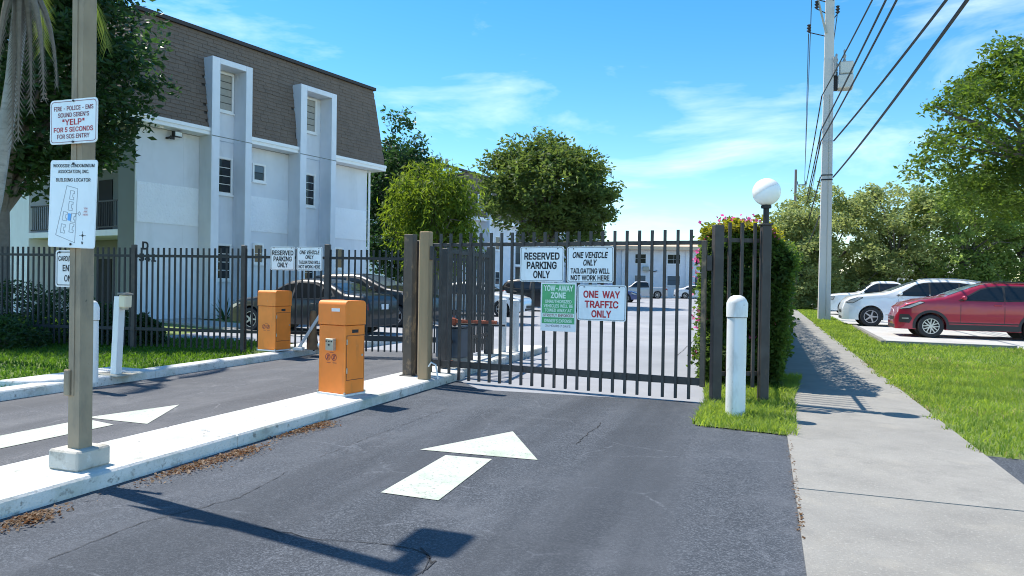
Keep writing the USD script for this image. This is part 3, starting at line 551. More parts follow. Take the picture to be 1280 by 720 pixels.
# ------------------------------------------------------------ concrete light post with signs (left)
PB = (-3.0, 5.02)
t = thing('light_post', 'square concrete light post on white plinth, carrying three signs', 'light post', (*PB, .12), STREET)
obj('plinth', MB().box(-.135, .135, -.135, .135, 0, .135, .012), 'plinth', t, label='paint-stained concrete plinth')
sec = Polygon([(-.058, -.044), (-.058, .058), (.044, .058), (.058, .044), (.058, -.058), (-.044, -.058)])
obj('shaft', MB().poly(sec, .135, 4.92), 'concrete_post', t)
obj('seam_strip', MB().box(-.010, .010, -.063, -.0585, .5, 4.85), 'concrete_post', t)
obj('conduit_box', MB().box(-.065, -.015, -.082, -.0585, .50, .68, .006), 'concrete_post', t)
obj('arm', MB().box(-.05, .05, .059, .24, 4.76, 4.88, .01), 'metal_brown', t); obj('lamp_head', MB().box(-.165, .165, .22, .60, 4.76, 4.90, .03), 'metal_brown', t)
def on_post(x, z, off): p = np.array(PB) + SN * x - SD * off; return (*p, z)
sign('white YELP siren sign in maroon letters, topmost on the light post', on_post(.012, 2.505, .085), STREET, .44, .305, group='signs on the light post', items=[('FIRE - POLICE - EMS', .092, .030, 'ink_maroon', False, 0, .362), ('SOUND SIREN\'S', .047, .030, 'ink_maroon', False, 0, .286), ('"YELP"', -.002, .040, 'ink_red', True, 0, .203), ('FOR 5 SECONDS', -.053, .032, 'ink_red', True, 0, .362), ('FOR SOS ENTRY', -.100, .030, 'ink_maroon', False, 0, .298)], edge='ink_maroon', line=.004)
lo = sign('white building locator map sign in the middle of the light post', on_post(.010, 1.94, .085), STREET, .435, .60, group='signs on the light post', items=[('WOODSIDE CONDOMINIUM', .262, .022, 'ink_black', False, 0, .381), ('ASSOCIATION, INC.', .222, .022, 'ink_black', False, 0, .286), ('BUILDING LOCATOR', .165, .024, 'ink_black', False, 0, .318)], edge=None, tilt=2.0, r=.02)
def outline(P, w=.003): return P.buffer(w / 2).difference(P.buffer(-w / 2))
obj('map_outline', MB().upright(outline(Polygon([(-.055, .125), (.045, .105), (.035, -.265), (-.145, -.215)])), -.0035, -.0026), 'ink_grey', lo)
for bx, bz in ((-.005, .06), (-.015, -.015), (.0, -.165), (-.065, -.085), (-.08, -.17), (.012, -.095)):
    obj('map_block', MB().upright(outline(affinity.rotate(Polygon([(bx - .018, bz - .03), (bx + .02, bz - .03), (bx + .02, bz - .012), (bx + .008, bz - .012), (bx + .008, bz + .012), (bx + .02, bz + .012), (bx + .02, bz + .03), (bx - .018, bz + .03)]), -8), .0028), -.0035, -.0026), 'ink_grey', lo)
obj('map_pool', MB().upright(affinity.rotate(sbox(-.037, -.115, -.008, -.065), -8), -.0036, -.0026), 'ink_blue', lo)
obj('map_mark', MB().upright(affinity.rotate(outline(sbox(.06, -.075, .078, -.055)), 45).union(sbox(.032, -.067, .05, -.064)), -.0035, -.0026), 'ink_grey', lo)
obj('compass', MB().upright(sbox(.075, -.215, .135, -.212).union(sbox(.1035, -.245, .1065, -.185)).union(Point(.105, -.2135).buffer(.009)), -.0035, -.0026), 'ink_black', lo)
for tx, zc, w_ in (('YOU', -.035, .035), ('ARE', -.056, .035), ('HERE', -.077, .045)):
    v_, f_ = letters(tx, .012, 1, False); v_[:, 0] *= w_ / np.ptp(v_[:, 0]); v_[:, 0] += .125; v_[:, 1] -= .0028; v_[:, 2] += zc; obj('lettering', MB().add(v_, f_), 'ink_pink', lo)
v_, f_ = letters('N', .018); v_[:, 0] += .105; v_[:, 1] -= .0028; v_[:, 2] -= .272; obj('lettering', MB().add(v_, f_), 'ink_black', lo)
sign('white card entry only sign half hidden behind the light post', (-3.215, 5.25, 1.50), STREET + 4, .285, .27, group='signs on the light post', items=[('CARD/REMOTE', .075, .035, 'ink_black', True, 0, .23), ('ENTRY', .005, .045, 'ink_black', True, 0, .15), ('ONLY', -.07, .045, 'ink_black', True, 0, .12)], bolts=(), r=.02)

# ------------------------------------------------------------ buildings
def window(t, x0, x1, z0, z1, rows=4, cols=1, y=0.0, glass='glass_dark', fr=.07, pane_m=None):
    f = obj('window', MB().box(x0, x0 + fr, y - .05, y, z0, z1).box(x1 - fr, x1, y - .05, y, z0, z1).box(x0 + fr, x1 - fr, y - .05, y, z1 - fr, z1).box(x0 + fr, x1 - fr, y - .05, y, z0, z0 + fr), 'trim_white', t)
    obj('sill', MB().box(x0 - .04, x1 + .04, y - .08, y - .0, z0 - .06, z0 - .002), 'trim_white', f)
    hz = (z1 - z0 - 2 * fr) / rows; hx = (x1 - x0 - 2 * fr) / cols
    for r_ in range(rows):
        for c_ in range(cols):
            a, b = z0 + fr + r_ * hz, x0 + fr + c_ * hx
            k = glass if isinstance(glass, str) else glass[r_ % len(glass)]
            obj('pane', MB().box(b + .012, b + hx - .012, y - .018, y - .004, a + .014, a + hz - .014), k, f)
    obj('backing', MB().box(x0 + fr, x1 - fr, y - .003, y - .001, z0 + fr, z1 - fr), 'trim_white' if isinstance(glass, str) and glass == 'glass_dark' else 'interior_dark', f)
def shingles(x0f, x1f, zb, zt, yb, yt, rows, tab, seed, cut=()):
    """overlapping tabs on a slope running from (yb, zb) up to (yt, zt)"""
    r = np.random.default_rng(seed); V, F, n = [], [], 0
    sl = np.array([0, yt - yb, zt - zb]); Ls = np.linalg.norm(sl); sl /= Ls; nr = np.array([0, -sl[2], sl[1]])
    for i in range(rows):
        f0 = i / rows; f1 = (i + 1.35) / rows; z0 = zb + (zt - zb) * f0; xa, xb = x0f(f0), x1f(f0); x = xa - (tab / 2 if i % 2 else 0)
        while x < xb:
            w = tab * r.uniform(.9, 1.1); a, b = max(x + .004, xa), min(x + w - .004, xb); x += w
            if b - a < .03: continue
            if any(c0 < (a + b) / 2 < c1 and z0 < cz for c0, c1, cz in cut): continue
            hgt = (min(f1, 1.0) - f0) * Ls; th = .018 + .012 * r.random(); o = np.array([0, yb, zb]) + sl * f0 * Ls + nr * .004; jit = sl * r.normal(0, .008)
            p = [o + jit + [a, 0, 0], o + jit + [b, 0, 0], o + sl * hgt + [b, 0, 0], o + sl * hgt + [a, 0, 0]]
            q = [p[0] + nr * th, p[1] + nr * th, p[2] + nr * .002, p[3] + nr * .002]
            V += p + q; F += [(n + 0, n + 1, n + 5), (n, n + 5, n + 4), (n + 4, n + 5, n + 6), (n + 4, n + 6, n + 7), (n + 1, n + 2, n + 6), (n + 1, n + 6, n + 5), (n + 3, n, n + 4), (n + 3, n + 4, n + 7)]; n += 8
    return trimesh.Trimesh(np.array(V), np.array(F), process=False)
t = thing('apartment_building', 'three storey white apartment block with brown shingle roof and tall window frames', 'building', (-12.32, 23.5, 0), 58.6)
BL, BD = 10.85, 12.0
obj('wall', MB().box(1.7, BL, 0, BD, 0, 6.42), 'stucco', t); obj('wall', MB().box(0, 1.698, 0, 1.0, 0, 6.42), 'stucco', t); obj('wall', MB().box(0, 1.698, 6.9, BD, 0, 6.42), 'stucco', t)
obj('end_wall', MB().box(-.004, -.001, .06, .998, 0, 6.42), 'stucco_shade', t); obj('recess_wall', MB().box(1.69, 1.698, 1.0, 6.9, 0, 6.42), 'stucco_shade', t)  # thin dark skins over the stucco, with the shade painted into their colour
obj('walkway_slab', MB().box(0, 1.69, 1.002, 6.898, 2.82, 3.02), 'stucco', t)
rl = obj('balcony_railing', MB().box(.06, .10, 1.0, 6.9, 3.98, 4.03).box(.06, .10, 1.0, 6.9, 3.1, 3.14), 'metal_black', t)
for k in range(42): obj('baluster', MB().box(.07, .09, 1.1 + k * .138, 1.12 + k * .138, 3.14, 3.98), 'metal_black', rl)
for y_ in (2.2, 4.3): obj('door', MB().box(1.66, 1.689, y_, y_ + .9, 0.02, 2.1), 'interior_dark', t); obj('door', MB().box(1.66, 1.689, y_, y_ + .9, 3.03, 5.1), 'interior_dark', t)
for x0, x1 in ((.03, 2.29), (4.01, 6.29), (8.26, 10.82)): obj('textured_band', MB().box(x0, x1, -.02, -.001, 3.25, 4.58), 'stucco_rough', t)
for x0, x1 in ((-.62, 2.29), (4.01, 6.29), (8.26, 11.45)):
    obj('cornice', MB().box(x0, x1, -.60, -.002, 6.43, 6.66, .01).box(x0, x1, -.63, -.60, 6.56, 6.68), 'trim_white', t)
obj('end_cornice', MB().box(-.62, -.002, 0, BD, 6.43, 6.66), 'trim_white', t); obj('end_cornice', MB().box(BL + .002, 11.45, 0, BD, 6.43, 6.66), 'trim_white', t)
for x0 in (2.3, 6.3):
    x1 = x0 + (1.69 if x0 < 3 else 1.94)
    obj('fin', MB().box(x0, x0 + .32, -.69, -.002, 0, 9.18, .008), 'stucco', t); obj('fin', MB().box(x1 - .28, x1, -.69, -.002, 0, 9.18, .008), 'stucco', t)
    obj('lintel', MB().box(x0 + .322, x1 - .282, -.69, -.002, 8.98, 9.18, .008), 'stucco', t); obj('bay_wall', MB().box(x0 + .322, x1 - .282, -.01, .3, 6.43, 8.98), 'stucco', t)
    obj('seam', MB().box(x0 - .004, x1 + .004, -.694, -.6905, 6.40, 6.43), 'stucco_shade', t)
xl, xr = lambda f: -.60 + .5 * f, lambda f: 11.43 - .30 * f
rf = obj('roof', MB().hexa([(-.56, -.5, 6.67), (2.29, -.5, 6.67), (2.29, 8, 6.67), (-.56, 8, 6.67), (-.08, -.03, 10.1), (2.29, -.03, 10.1), (2.29, 8, 10.1), (-.08, 8, 10.1)]).hexa([(4.01, -.5, 6.67), (6.29, -.5, 6.67), (6.29, 8, 6.67), (4.01, 8, 6.67), (4.01, -.03, 10.1), (6.29, -.03, 10.1), (6.29, 8, 10.1), (4.01, 8, 10.1)])
          .hexa([(8.26, -.5, 6.67), (11.40, -.5, 6.67), (11.40, 8, 6.67), (8.26, 8, 6.67), (8.26, -.03, 10.1), (11.1, -.03, 10.1), (11.1, 8, 10.1), (8.26, 8, 10.1)])
          .hexa([(2.292, -.15, 9.19), (4.008, -.15, 9.19), (4.008, 8, 9.19), (2.292, 8, 9.19), (2.292, -.03, 10.1), (4.008, -.03, 10.1), (4.008, 8, 10.1), (2.292, 8, 10.1)])
          .hexa([(6.292, -.15, 9.19), (8.258, -.15, 9.19), (8.258, 8, 9.19), (6.292, 8, 9.19), (6.292, -.03, 10.1), (8.258, -.03, 10.1), (8.258, 8, 10.1), (6.292, 8, 10.1)]), 'roof_dark', t)
tag(obj('shingles', shingles(xl, xr, 6.68, 10.1, -.52, -.04, 24, .36, 5, cut=((2.3, 4.0, 9.1), (6.3, 8.25, 9.1))), 'shingle', rf), kind='stuff')
# end slope shingles (left end)
es = shingles(lambda f: .0, lambda f: 8.0, 6.68, 10.1, -.62, -.12, 24, .36, 6); v = es.vertices.copy(); es = trimesh.Trimesh(np.column_stack([v[:, 1], 8 - v[:, 0], v[:, 2]]), es.faces, process=False); tag(obj('shingles', es, 'shingle', rf), kind='stuff')
obj('roof_edge', MB().box(-.16, 11.2, -.16, .05, 10.1, 10.23).box(-.16, .05, .05, 8, 10.1, 10.23), 'roof_dark', t)
for x0, z0, z1, gl in ((3.0, 7.5, 8.92, ('jalousie',)), (7.05, 7.5, 8.92, ('jalousie',)), (3.0, 4.5, 5.85, 'glass_dark'), (7.05, 4.45, 5.82, 'glass_dark'), (3.0, 1.36, 2.7, 'glass_dark'), (7.05, 1.36, 2.7, 'glass_dark')):
    window(t, x0, x0 + .66, z0, z1, 5 if z0 > 6 else 4, 1, -.012 if z0 > 6.4 else 0.0, gl)
window(t, 4.56, 5.16, 5.15, 5.84, 2, 1, 0, ('glass_dark', 'glass_mid')); window(t, 4.62, 5.12, 2.0, 2.8, 2, 1, 0, 'glass_dark'); window(t, 8.85, 9.4, 1.9, 2.85, 2, 1, 0, 'glass_dark')
fl = obj('floodlight', MB().box(1.02, 1.08, -.25, -.001, 6.12, 6.18), 'metal_black', t); obj('lamp_head', MB().box(1.12, 1.42, -.34, -.18, 6.2, 6.38, .01).box(1.05, 1.2, -.24, -.2, 6.1, 6.22), 'metal_black', fl); obj('lens', MB().box(1.15, 1.39, -.355, -.342, 6.22, 6.36), 'sign_white', fl)
obj('vent', MB().box(.55, .7, -.4, -.3, 6.38, 6.425), 'trim_white', t)
for tx, xx, zz, hh in (('D', .30, 2.36, .26), ('9541', .28, 1.97, .25)):
    v_, f_ = letters(tx, hh); v_[:, 0] *= 1.0; v_[:, 0] += xx + .05; v_[:, 1] = v_[:, 1] * 8 - .002; v_[:, 2] += zz; obj('house_number', MB().add(v_, f_), 'ink_black', t)
obj('downpipe', MB().tube([(10.95, -.05, 6.4), (10.95, -.05, .1)], .05, 8), 'trim_white', t)

# second block far behind the trees
t = thing('apartment_building', 'far white apartment block with brown mansard roof partly behind the round tree', 'building', (-8.24, 48.2, 0), 63.4)
L2 = 41
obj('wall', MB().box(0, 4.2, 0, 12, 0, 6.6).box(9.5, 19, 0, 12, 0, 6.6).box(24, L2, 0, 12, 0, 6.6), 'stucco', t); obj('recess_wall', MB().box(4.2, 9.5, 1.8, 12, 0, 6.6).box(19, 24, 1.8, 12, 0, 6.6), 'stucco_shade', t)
for x0, x1 in ((4.22, 9.48), (19.02, 23.98)):
    for z_ in (3.1, 6.3):
        obj('balcony', MB().box(x0, x1, 0, 1.79, z_ - .2, z_), 'trim_white', t)
        if z_ < 6 or True:
            r_ = obj('railing', MB().box(x0, x1, .04, .08, z_ + .95, z_ + 1.0), 'metal_black', t)
            for k in range(24): obj('baluster', MB().box(x0 + .1 + k * .21, x0 + .125 + k * .21, .05, .07, z_ + .02, z_ + .95), 'metal_black', r_)
for x0, x1 in ((-.5, 4.2), (9.5, 19.0), (24, L2 + .5)):
    obj('cornice', MB().box(x0, x1, -.6, -.002, 6.42, 6.68), 'trim_white', t)
    r_ = obj('roof', MB().hexa([(x0, -.5, 6.69), (x1, -.5, 6.69), (x1, 10, 6.69), (x0, 10, 6.69), (x0 + .2, -.03, 10.1), (x1 - .2, -.03, 10.1), (x1 - .2, 10, 10.1), (x0 + .2, 10, 10.1)]), 'roof_dark', t)
    tag(obj('shingles', shingles(lambda f, a=x0: a, lambda f, b=x1: b, 6.7, 10.1, -.52, -.04, 16, .6, int(x0 + 9)), 'shingle', r_), kind='stuff')
obj('roof_edge', MB().box(-.3, L2 + .3, -.2, .1, 10.1, 10.25), 'roof_dark', t)
for x0 in (1.4, 11, 15, 27, 32, 37):
    for z0 in (1.2, 4.2, 7.3): window(t, x0, x0 + .9, z0, z0 + 1.2, 2, 1, -.5 if z0 > 6 else 0, 'glass_dark')
for x0 in (2.7, 12.5, 29, 34): obj('fin', MB().box(x0, x0 + .35, -.8, -.002, 0, 9.2), 'stucco', t)
obj('roof_vent', MB().box(6.2, 6.8, .8, 1.3, 10.1, 10.7), 'roof_dark', t); obj('roof_vent', MB().tube([(8, .6, 10.1), (8, .6, 10.9)], .12, 8), 'steel_grey', t)

# two storey building closing the lot
t = thing('lot_end_building', 'long two storey white building with tan eave at the end of the lot', 'building', (8, 81, 0), -3)
obj('wall', MB().box(0, 22, 0, 9, 0, 5.3), 'stucco', t)
obj('eave', MB().box(-.6, 22.6, -.9, 9.6, 5.3, 5.72, .03), 'roof_tan', t)
obj('roof', MB().hexa([(-.5, -.8, 5.72), (22.5, -.8, 5.72), (22.5, 9.5, 5.72), (-.5, 9.5, 5.72), (3, 4, 6.3), (19, 4, 6.3), (19, 5, 6.3), (3, 5, 6.3)]), 'roof_tan', t)
for x0, w_ in ((1.5, 1.3), (5.7, 1.3), (9.3, 1.5), (12.35, .75), (15, 1.4), (18.5, 1.4)):
    window(t, x0, x0 + w_, 3.75, 4.9, 2, 2, 0, 'glass_dark', .06); window(t, x0, x0 + w_, 1.35, 2.5, 2, 1, 0, ('glass_mid',), .06)
ac = obj('wall_air_conditioner', MB().box(6.6, 7.25, -.45, -.001, 2.95, 3.45, .03), 'steel_grey', t); obj('pipe', MB().tube([(7.25, -.1, 3.1), (7.8, -.1, 2.9), (8.2, -.08, 3.0)], .05, 6), 'metal_black', ac)
for x0 in (4.3, 11.4, 13.6): obj('downpipe', MB().tube([(x0, -.06, 5.3), (x0, -.06, .1)], .05, 6), 'trim_white', t)
t = thing('far_house', 'small white house glimpsed between trees behind the red car', 'house', (31, 62, 0), -8)
obj('wall', MB().box(0, 11, 0, 8, 0, 2.6), 'stucco', t); obj('roof', MB().hexa([(-.4, -.5, 2.6), (11.4, -.5, 2.6), (11.4, 8.5, 2.6), (-.4, 8.5, 2.6), (1.5, 4, 3.9), (9.5, 4, 3.9), (9.5, 4.2, 3.9), (1.5, 4.2, 3.9)]), 'concrete_pale', t)
for x0 in (1.5, 5, 8): window(t, x0, x0 + 1.3, 1, 2.1, 2, 2, 0, 'glass_dark')

# ------------------------------------------------------------ vegetation
def leaves(c, size, r, up=.35, droop=0.0, aspect=.5):
    n = len(c); d = r.normal(0, 1, (n, 3)); d[:, 2] = d[:, 2] * .6 - droop; d /= np.linalg.norm(d, axis=1, keepdims=True)
    nz = r.normal(0, 1, (n, 3)); nz[:, 2] += up; w = np.cross(d, nz); w /= np.linalg.norm(w, axis=1, keepdims=True) + 1e-9; k = np.cross(w, d)
    s = size * r.uniform(.6, 1.35, n)[:, None]
    v = np.stack([c, c + d * s * .5 + w * s * aspect * .5 + k * s * .06, c + d * s - k * s * .08, c + d * s * .5 - w * s * aspect * .5 + k * s * .06], 1).reshape(-1, 3)
    i = np.arange(n)[:, None] * 4; return v, np.concatenate([i + [0, 1, 2], i + [0, 2, 3]])
def tree(name, label, loc, blobs, trunk_h, trunk_r, n_clump, per, leaf, m, seed, cr=.55, bark='bark', droop=0.0, up=.35, lean=(0, 0), aspect=.5, inner=.62, group=None, gaps=.42):
    r = np.random.default_rng(seed); t = thing(name, label, 'tree', loc, group=group)
    B = np.array(blobs, float); vol = B[:, 3] * B[:, 4] * B[:, 5]; pick = r.choice(len(B), n_clump, p=vol / vol.sum())
    d = r.normal(0, 1, (n_clump, 3)); d /= np.linalg.norm(d, axis=1, keepdims=True); rad = inner + (1 - inner) * r.random(n_clump) ** .6; rad *= .82 + .36 * meshkit.noise(d * 2.2 + seed, seed)
    C = B[pick, :3] + d * B[pick, 3:] * rad[:, None]; C = C[C[:, 2] > .15]
    rr = cr * r.uniform(.55, 1.3, len(C)); cnt = np.maximum(6, (per * (rr / cr) ** 1.6).astype(int)); idx = np.repeat(np.arange(len(C)), cnt)
    q = r.normal(0, 1, (len(idx), 3)); q /= np.linalg.norm(q, axis=1, keepdims=True); q *= (r.random(len(idx)) ** .45)[:, None] * rr[idx, None] * [1.15, 1.15, .75]
    p = C[idx] + q
    if gaps: p = p[meshkit.fbm(p * (1.1 / max(cr, .3)) + seed, 3, seed) > gaps]
    if droop: p[:, 2] -= droop * r.random(len(p)) ** 2 * 1.2
    v, f = leaves(p, leaf, r, up, droop, aspect); obj('crown', trimesh.Trimesh(v, f, process=False), m, t)
    mb = MB(); top = np.array([lean[0], lean[1], trunk_h]); cen = B[:, :3].mean(0)
    mb.tube([(0, 0, -.1), (lean[0] * .1, lean[1] * .1, trunk_h * .15), (lean[0] * .5, lean[1] * .5, trunk_h * .6), top], [trunk_r * 1.5, trunk_r, trunk_r * .85, trunk_r * .7], 10)
    for c in C[r.choice(len(C), min(len(C), 26), replace=False)]:
        mid = top + (c - top) * .5 + [0, 0, .12 * np.linalg.norm(c - top)] + r.normal(0, .12, 3); mb.tube([top - [0, 0, r.uniform(0, .3) * trunk_h], mid, c], [trunk_r * .45, trunk_r * .25, trunk_r * .07], 6, False)
    obj('trunk', mb, bark, t, 60); return t
tree('shade_tree', 'dense dark glossy tree over the left lawn, hiding the building end', (-12.5, 17.6, 0), [(-2.2, 0, 5.6, 2.6, 2.4, 2.6), (.6, .3, 6.4, 2.6, 2.2, 2.6), (2.35, -.1, 7.0, 1.45, 1.6, 2.0), (-.8, .3, 8.6, 3.2, 2.6, 2.4), (1.7, 0, 5.2, 1.3, 1.4, 1.3)], 4.0, .22, 520, 85, .20, 'leaf_dark', 21, .6, gaps=.34)
tree('shade_tree', 'tall dark conical tree just behind the right corner of the apartment block', (-6.0, 38, 0), [(0, 0, 4, 2.0, 2.0, 2.4), (0, 0, 6.6, 1.9, 1.9, 2.0), (.05, 0, 8.6, 1.2, 1.2, 1.6), (.1, 0, 10.2, .5, .5, .8)], 4, .2, 340, 70, .24, 'leaf_dark', 22, .62)
tree('weeping_tree', 'light yellow-green weeping tree behind the gate posts', (-2.75, 26, 0), [(-.1, 0, 4.5, 1.3, 1.3, 1.3), (-.5, 0, 5.2, .9, 1.0, .8), (.5, 0, 4.9, .75, .9, .7), (.9, 0, 3.7, .8, 1.0, .9), (-1.0, 0, 4.1, .75, 1, .9), (.1, 0, 3.3, 1.4, 1.2, .9)], 3.2, .11, 260, 75, .24, 'leaf_light', 23, .42, droop=1.0, aspect=.26, gaps=.49)
tree('shade_tree', 'big round leafy tree in the middle of the car park', (2.0, 45, 0), [(.2, 0, 7.1, 3.9, 4.0, 2.9), (-1.4, 0, 7.8, 2.6, 2.6, 2.6), (1.6, .2, 7.6, 2.7, 2.6, 2.3), (-3.2, 0, 8.6, 1.2, 1.2, 1.2), (3.4, 0, 7.4, 1.3, 1.3, 1.2), (.2, 0, 10.0, 1.3, 1.3, .9), (2.6, 0, 5.8, 1.8, 2.2, 1.8), (1.2, 0, 4.2, 2.4, 2.6, 1.5)], 4, .28, 720, 80, .30, 'leaf_oak', 24, .7, gaps=.46)
tree('shade_tree', 'large loose oak leaning in from the right above the red car', (20.4, 26.5, 0), [(-1.3, 0, 7.7, 3.7, 3.6, 2.4), (-3.7, 0, 6.1, 1.9, 2.0, 1.2), (-3.1, 0, 5.0, 1.6, 1.7, .8), (-.7, 0, 9.4, 2.7, 3, 1.6), (-2.4, 0, 8.9, 1.6, 2, 1.2), (-1.0, 0, 5.2, 2.6, 3, 1.2)], 4.5, .3, 620, 65, .19, 'leaf_bright', 25, .5, gaps=.45)
for k, (x, y, w, h, mm, lb, sd) in enumerate([(18.5, 47, 2.3, 6.6, 'leaf_olive', 'pale olive tree rising just right of the utility pole', 31), (22.0, 50, 3.3, 8.8, 'leaf_olive', 'wide olive tree behind the white pickup truck', 32), (25.5, 48, 3.2, 9.0, 'leaf_olive', 'rounded green tree behind the white car roof', 33), (29.5, 47, 3.6, 9.6, 'leaf_olive_green', 'fresh green tree behind the red car roof', 34), (34, 48, 3.9, 10.2, 'leaf_olive_green', 'leafy tree at the far right behind the oak', 35), (27.5, 70, 3.5, 6.0, 'leaf_olive', 'distant low tree seen between pole and hedge', 36)]):
    tree('shade_tree', lb, (x, y, 0), [(0, 0, h * .54, w * 1.08, w * .9, h * .44), (-w * .4, 0, h * .66, w * .65, w * .6, h * .28), (w * .45, 0, h * .6, w * .7, w * .6, h * .3), (0, 0, h * .25, w * .95, w * .8, h * .22), (0, 0, h * .14, w * 1.1, w * .8, h * .16)], h * .4, .16, 270, 85, .26, mm, sd, .62, gaps=.33, group='trees behind the parked cars')
# palm with hanging dead fronds at the far left
t = thing('palm_tree', 'palm with smooth grey trunk and hanging dry fronds at the left edge', 'palm tree', (-8.45, 12.0, 0))
obj('trunk', MB().tube([(-.85, 0, 0), (-.52, 0, 1.2), (-.18, 0, 2.7), (.10, 0, 4.7), (.2, 0, 5.8), (.24, 0, 6.8)], [.15, .125, .11, .11, .11, .12], 14), 'bark_pale', t, 60)
def frond(c, d, ln, drop, m, parent, nm, seed, leaf=.5, thick=.028):
    r = np.random.default_rng(seed); P = [np.array(c) + np.array([d[0], d[1], 0]) * ln * (1 - (1 - u) ** 1.6) * .62 + np.array([0, 0, d[2] * ln * u - drop * u * u]) for u in np.linspace(0, 1, 9)]
    f = obj(nm, MB().tube(P, np.linspace(thick, .005, 9), 6), m, parent); V, F, n = [], [], 0
    for u in np.linspace(.12, .98, 40):
        i = min(int(u * 8), 7); a = u * 8 - i; p = P[i] * (1 - a) + P[i + 1] * a; tg = P[i + 1] - P[i]; tg /= np.linalg.norm(tg)
        for sgn in (-1, 1):
            sd = np.cross(tg, [0, 0, 1]); sd = sd / (np.linalg.norm(sd) + 1e-9) * sgn; L_ = leaf * (1 - .5 * u) * r.uniform(.7, 1.1); e = p + (sd * .55 + tg * .5 + np.array([0, 0, -.55])) * L_; w = tg * .026
            V += [p - w, p + w, e]; F.append((n, n + 1, n + 2)); n += 3
    obj('leaflets', trimesh.Trimesh(np.array(V), np.array(F), process=False), m if m == 'dead_frond' else 'leaf_oak', f)
for k, (dx, dy, dz, ln, dr, z) in enumerate([(.75, -.3, .0, 1.2, 2.0, 6.3), (.30, -.45, -.1, .9, 2.5, 6.2), (-.2, -.6, -.1, 1.0, 2.2, 6.3), (.95, .1, .1, 1.0, 1.7, 6.2), (.5, -.2, 0, .9, 2.3, 6.4), (.1, -.5, 0, .7, 2.4, 5.9)]): frond((.2, 0, z), (dx, dy, dz), ln, dr, 'dead_frond', t, 'dead_frond', 60 + k, .30, .085)
for k in range(6): a = 1.2 + k * .75; frond((.22, 0, 6.8), (math.cos(a), math.sin(a), .35), 2.6, 2.0, 'leaf_oak', t, 'frond', 70 + k, .6)
# hedges and shrubs
def foliage_box(pts_s, pts_t, h, n, leaf, m, r, shell=.22, wob=.12):
    s0, s1 = pts_s; t0, t1 = pts_t; q = r.random((n, 3)); face = r.choice(4, n, p=[.30, .30, .22, .18]); S = s0 + (s1 - s0) * q[:, 0] ** 1.5; T = t0 + (t1 - t0) * q[:, 1]; Z = h * q[:, 2]; dp = shell * r.random(n) ** 1.3
    S = np.where(face == 0, s0 + dp, S); T = np.where(face == 1, t1 - dp, T); Z = np.where(face == 2, h - dp, Z); T = np.where(face == 3, t0 + dp, T)
    p = np.column_stack([S[:, None] * SD + (T + (.22 * (Z / h - .55) - .85 * np.maximum(Z - 1.85, 0)) * (T > (t0 + t1) / 2))[:, None] * SN, Z]); nz = (meshkit.fbm(p * 2.2, 3, 4)[:, None] - .5); c = np.array([*st((s0 + s1) / 2, (t0 + t1) / 2)[:2], h * .5])
    out = np.column_stack([np.where(face == 0, -1, 0)[:, None] * SD + np.where(face == 1, 1, 0)[:, None] * SN - np.where(face == 3, 1, 0)[:, None] * SN, np.where(face == 2, 1, 0)])
    p = p + out * nz * wob * 4; p[:, 2] = np.maximum(p[:, 2], .03); return p
r = np.random.default_rng(91); t = thing('hedge', 'tall clipped bougainvillea hedge beside the sidewalk behind the lamp', 'hedge', (0, 0, 0))
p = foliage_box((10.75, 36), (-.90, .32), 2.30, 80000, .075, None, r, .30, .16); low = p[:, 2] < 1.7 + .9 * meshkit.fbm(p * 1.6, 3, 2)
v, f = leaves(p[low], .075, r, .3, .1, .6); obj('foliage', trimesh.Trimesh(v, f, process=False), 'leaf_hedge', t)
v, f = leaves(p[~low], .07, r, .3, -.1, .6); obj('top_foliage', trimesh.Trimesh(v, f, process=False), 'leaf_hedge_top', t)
pc = p[r.choice(len(p), 34)]; pc = pc + 0; q = np.repeat(pc, 9, 0) + r.normal(0, .035, (len(pc) * 9, 3)) + [0, 0, .02]; v, f = leaves(q, .05, r, .3, 0, .9); obj('blossoms', trimesh.Trimesh(v, f, process=False), 'petal', t)
cen = np.array([*st(11.2, -.40)[:2], 2.42]); q = np.concatenate([cen + r.normal(0, [.22, .2, .04], (70, 3)), np.array([*st(11.0, -.95)[:2], 1.75]) + r.normal(0, [.05, .1, .12], (40, 3)), np.array([*st(11.0, -.95)[:2], 1.0]) + r.normal(0, [.05, .1, .12], (25, 3))]); v, f = leaves(q, .06, r, .3, 0, .9); obj('blossoms', trimesh.Trimesh(v, f, process=False), 'petal', t)
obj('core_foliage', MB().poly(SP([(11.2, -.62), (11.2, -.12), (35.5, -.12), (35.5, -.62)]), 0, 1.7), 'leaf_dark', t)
bm = MB(); 
for k in range(60):
    a = st(r.uniform(10.9, 13), r.uniform(-.7, .25), 0); bm.tube([a, a + [r.normal(0, .1), r.normal(0, .1), .9], a + [r.normal(0, .25), r.normal(0, .25), 1.8]], [.014, .01, .005], 5, False)
obj('branches', bm, 'bark', t)
def shrub(label, loc, rx, ry, h, n, leaf, m, seed, group=None, name='shrub'):
    r = np.random.default_rng(seed); t = thing(name, label, 'shrub', loc, group=group); d = r.normal(0, 1, (n, 3)); d /= np.linalg.norm(d, axis=1, keepdims=True); d[:, 2] = abs(d[:, 2]); k = (.6 + .4 * r.random(n) ** .5) * (.75 + .5 * meshkit.noise(d * 2.5 + seed, seed))
    v, f = leaves(d * k[:, None] * [rx, ry, h] + [0, 0, .03], leaf, r, .4, -.1); obj('foliage', trimesh.Trimesh(v, f, process=False), m, t); mb = MB()
    for q in range(8): a = q * .8; mb.tube([(0, 0, 0), (math.cos(a) * rx * .4, math.sin(a) * ry * .4, h * .6)], [.02, .006], 5)
    obj('stems', mb, 'bark', t)
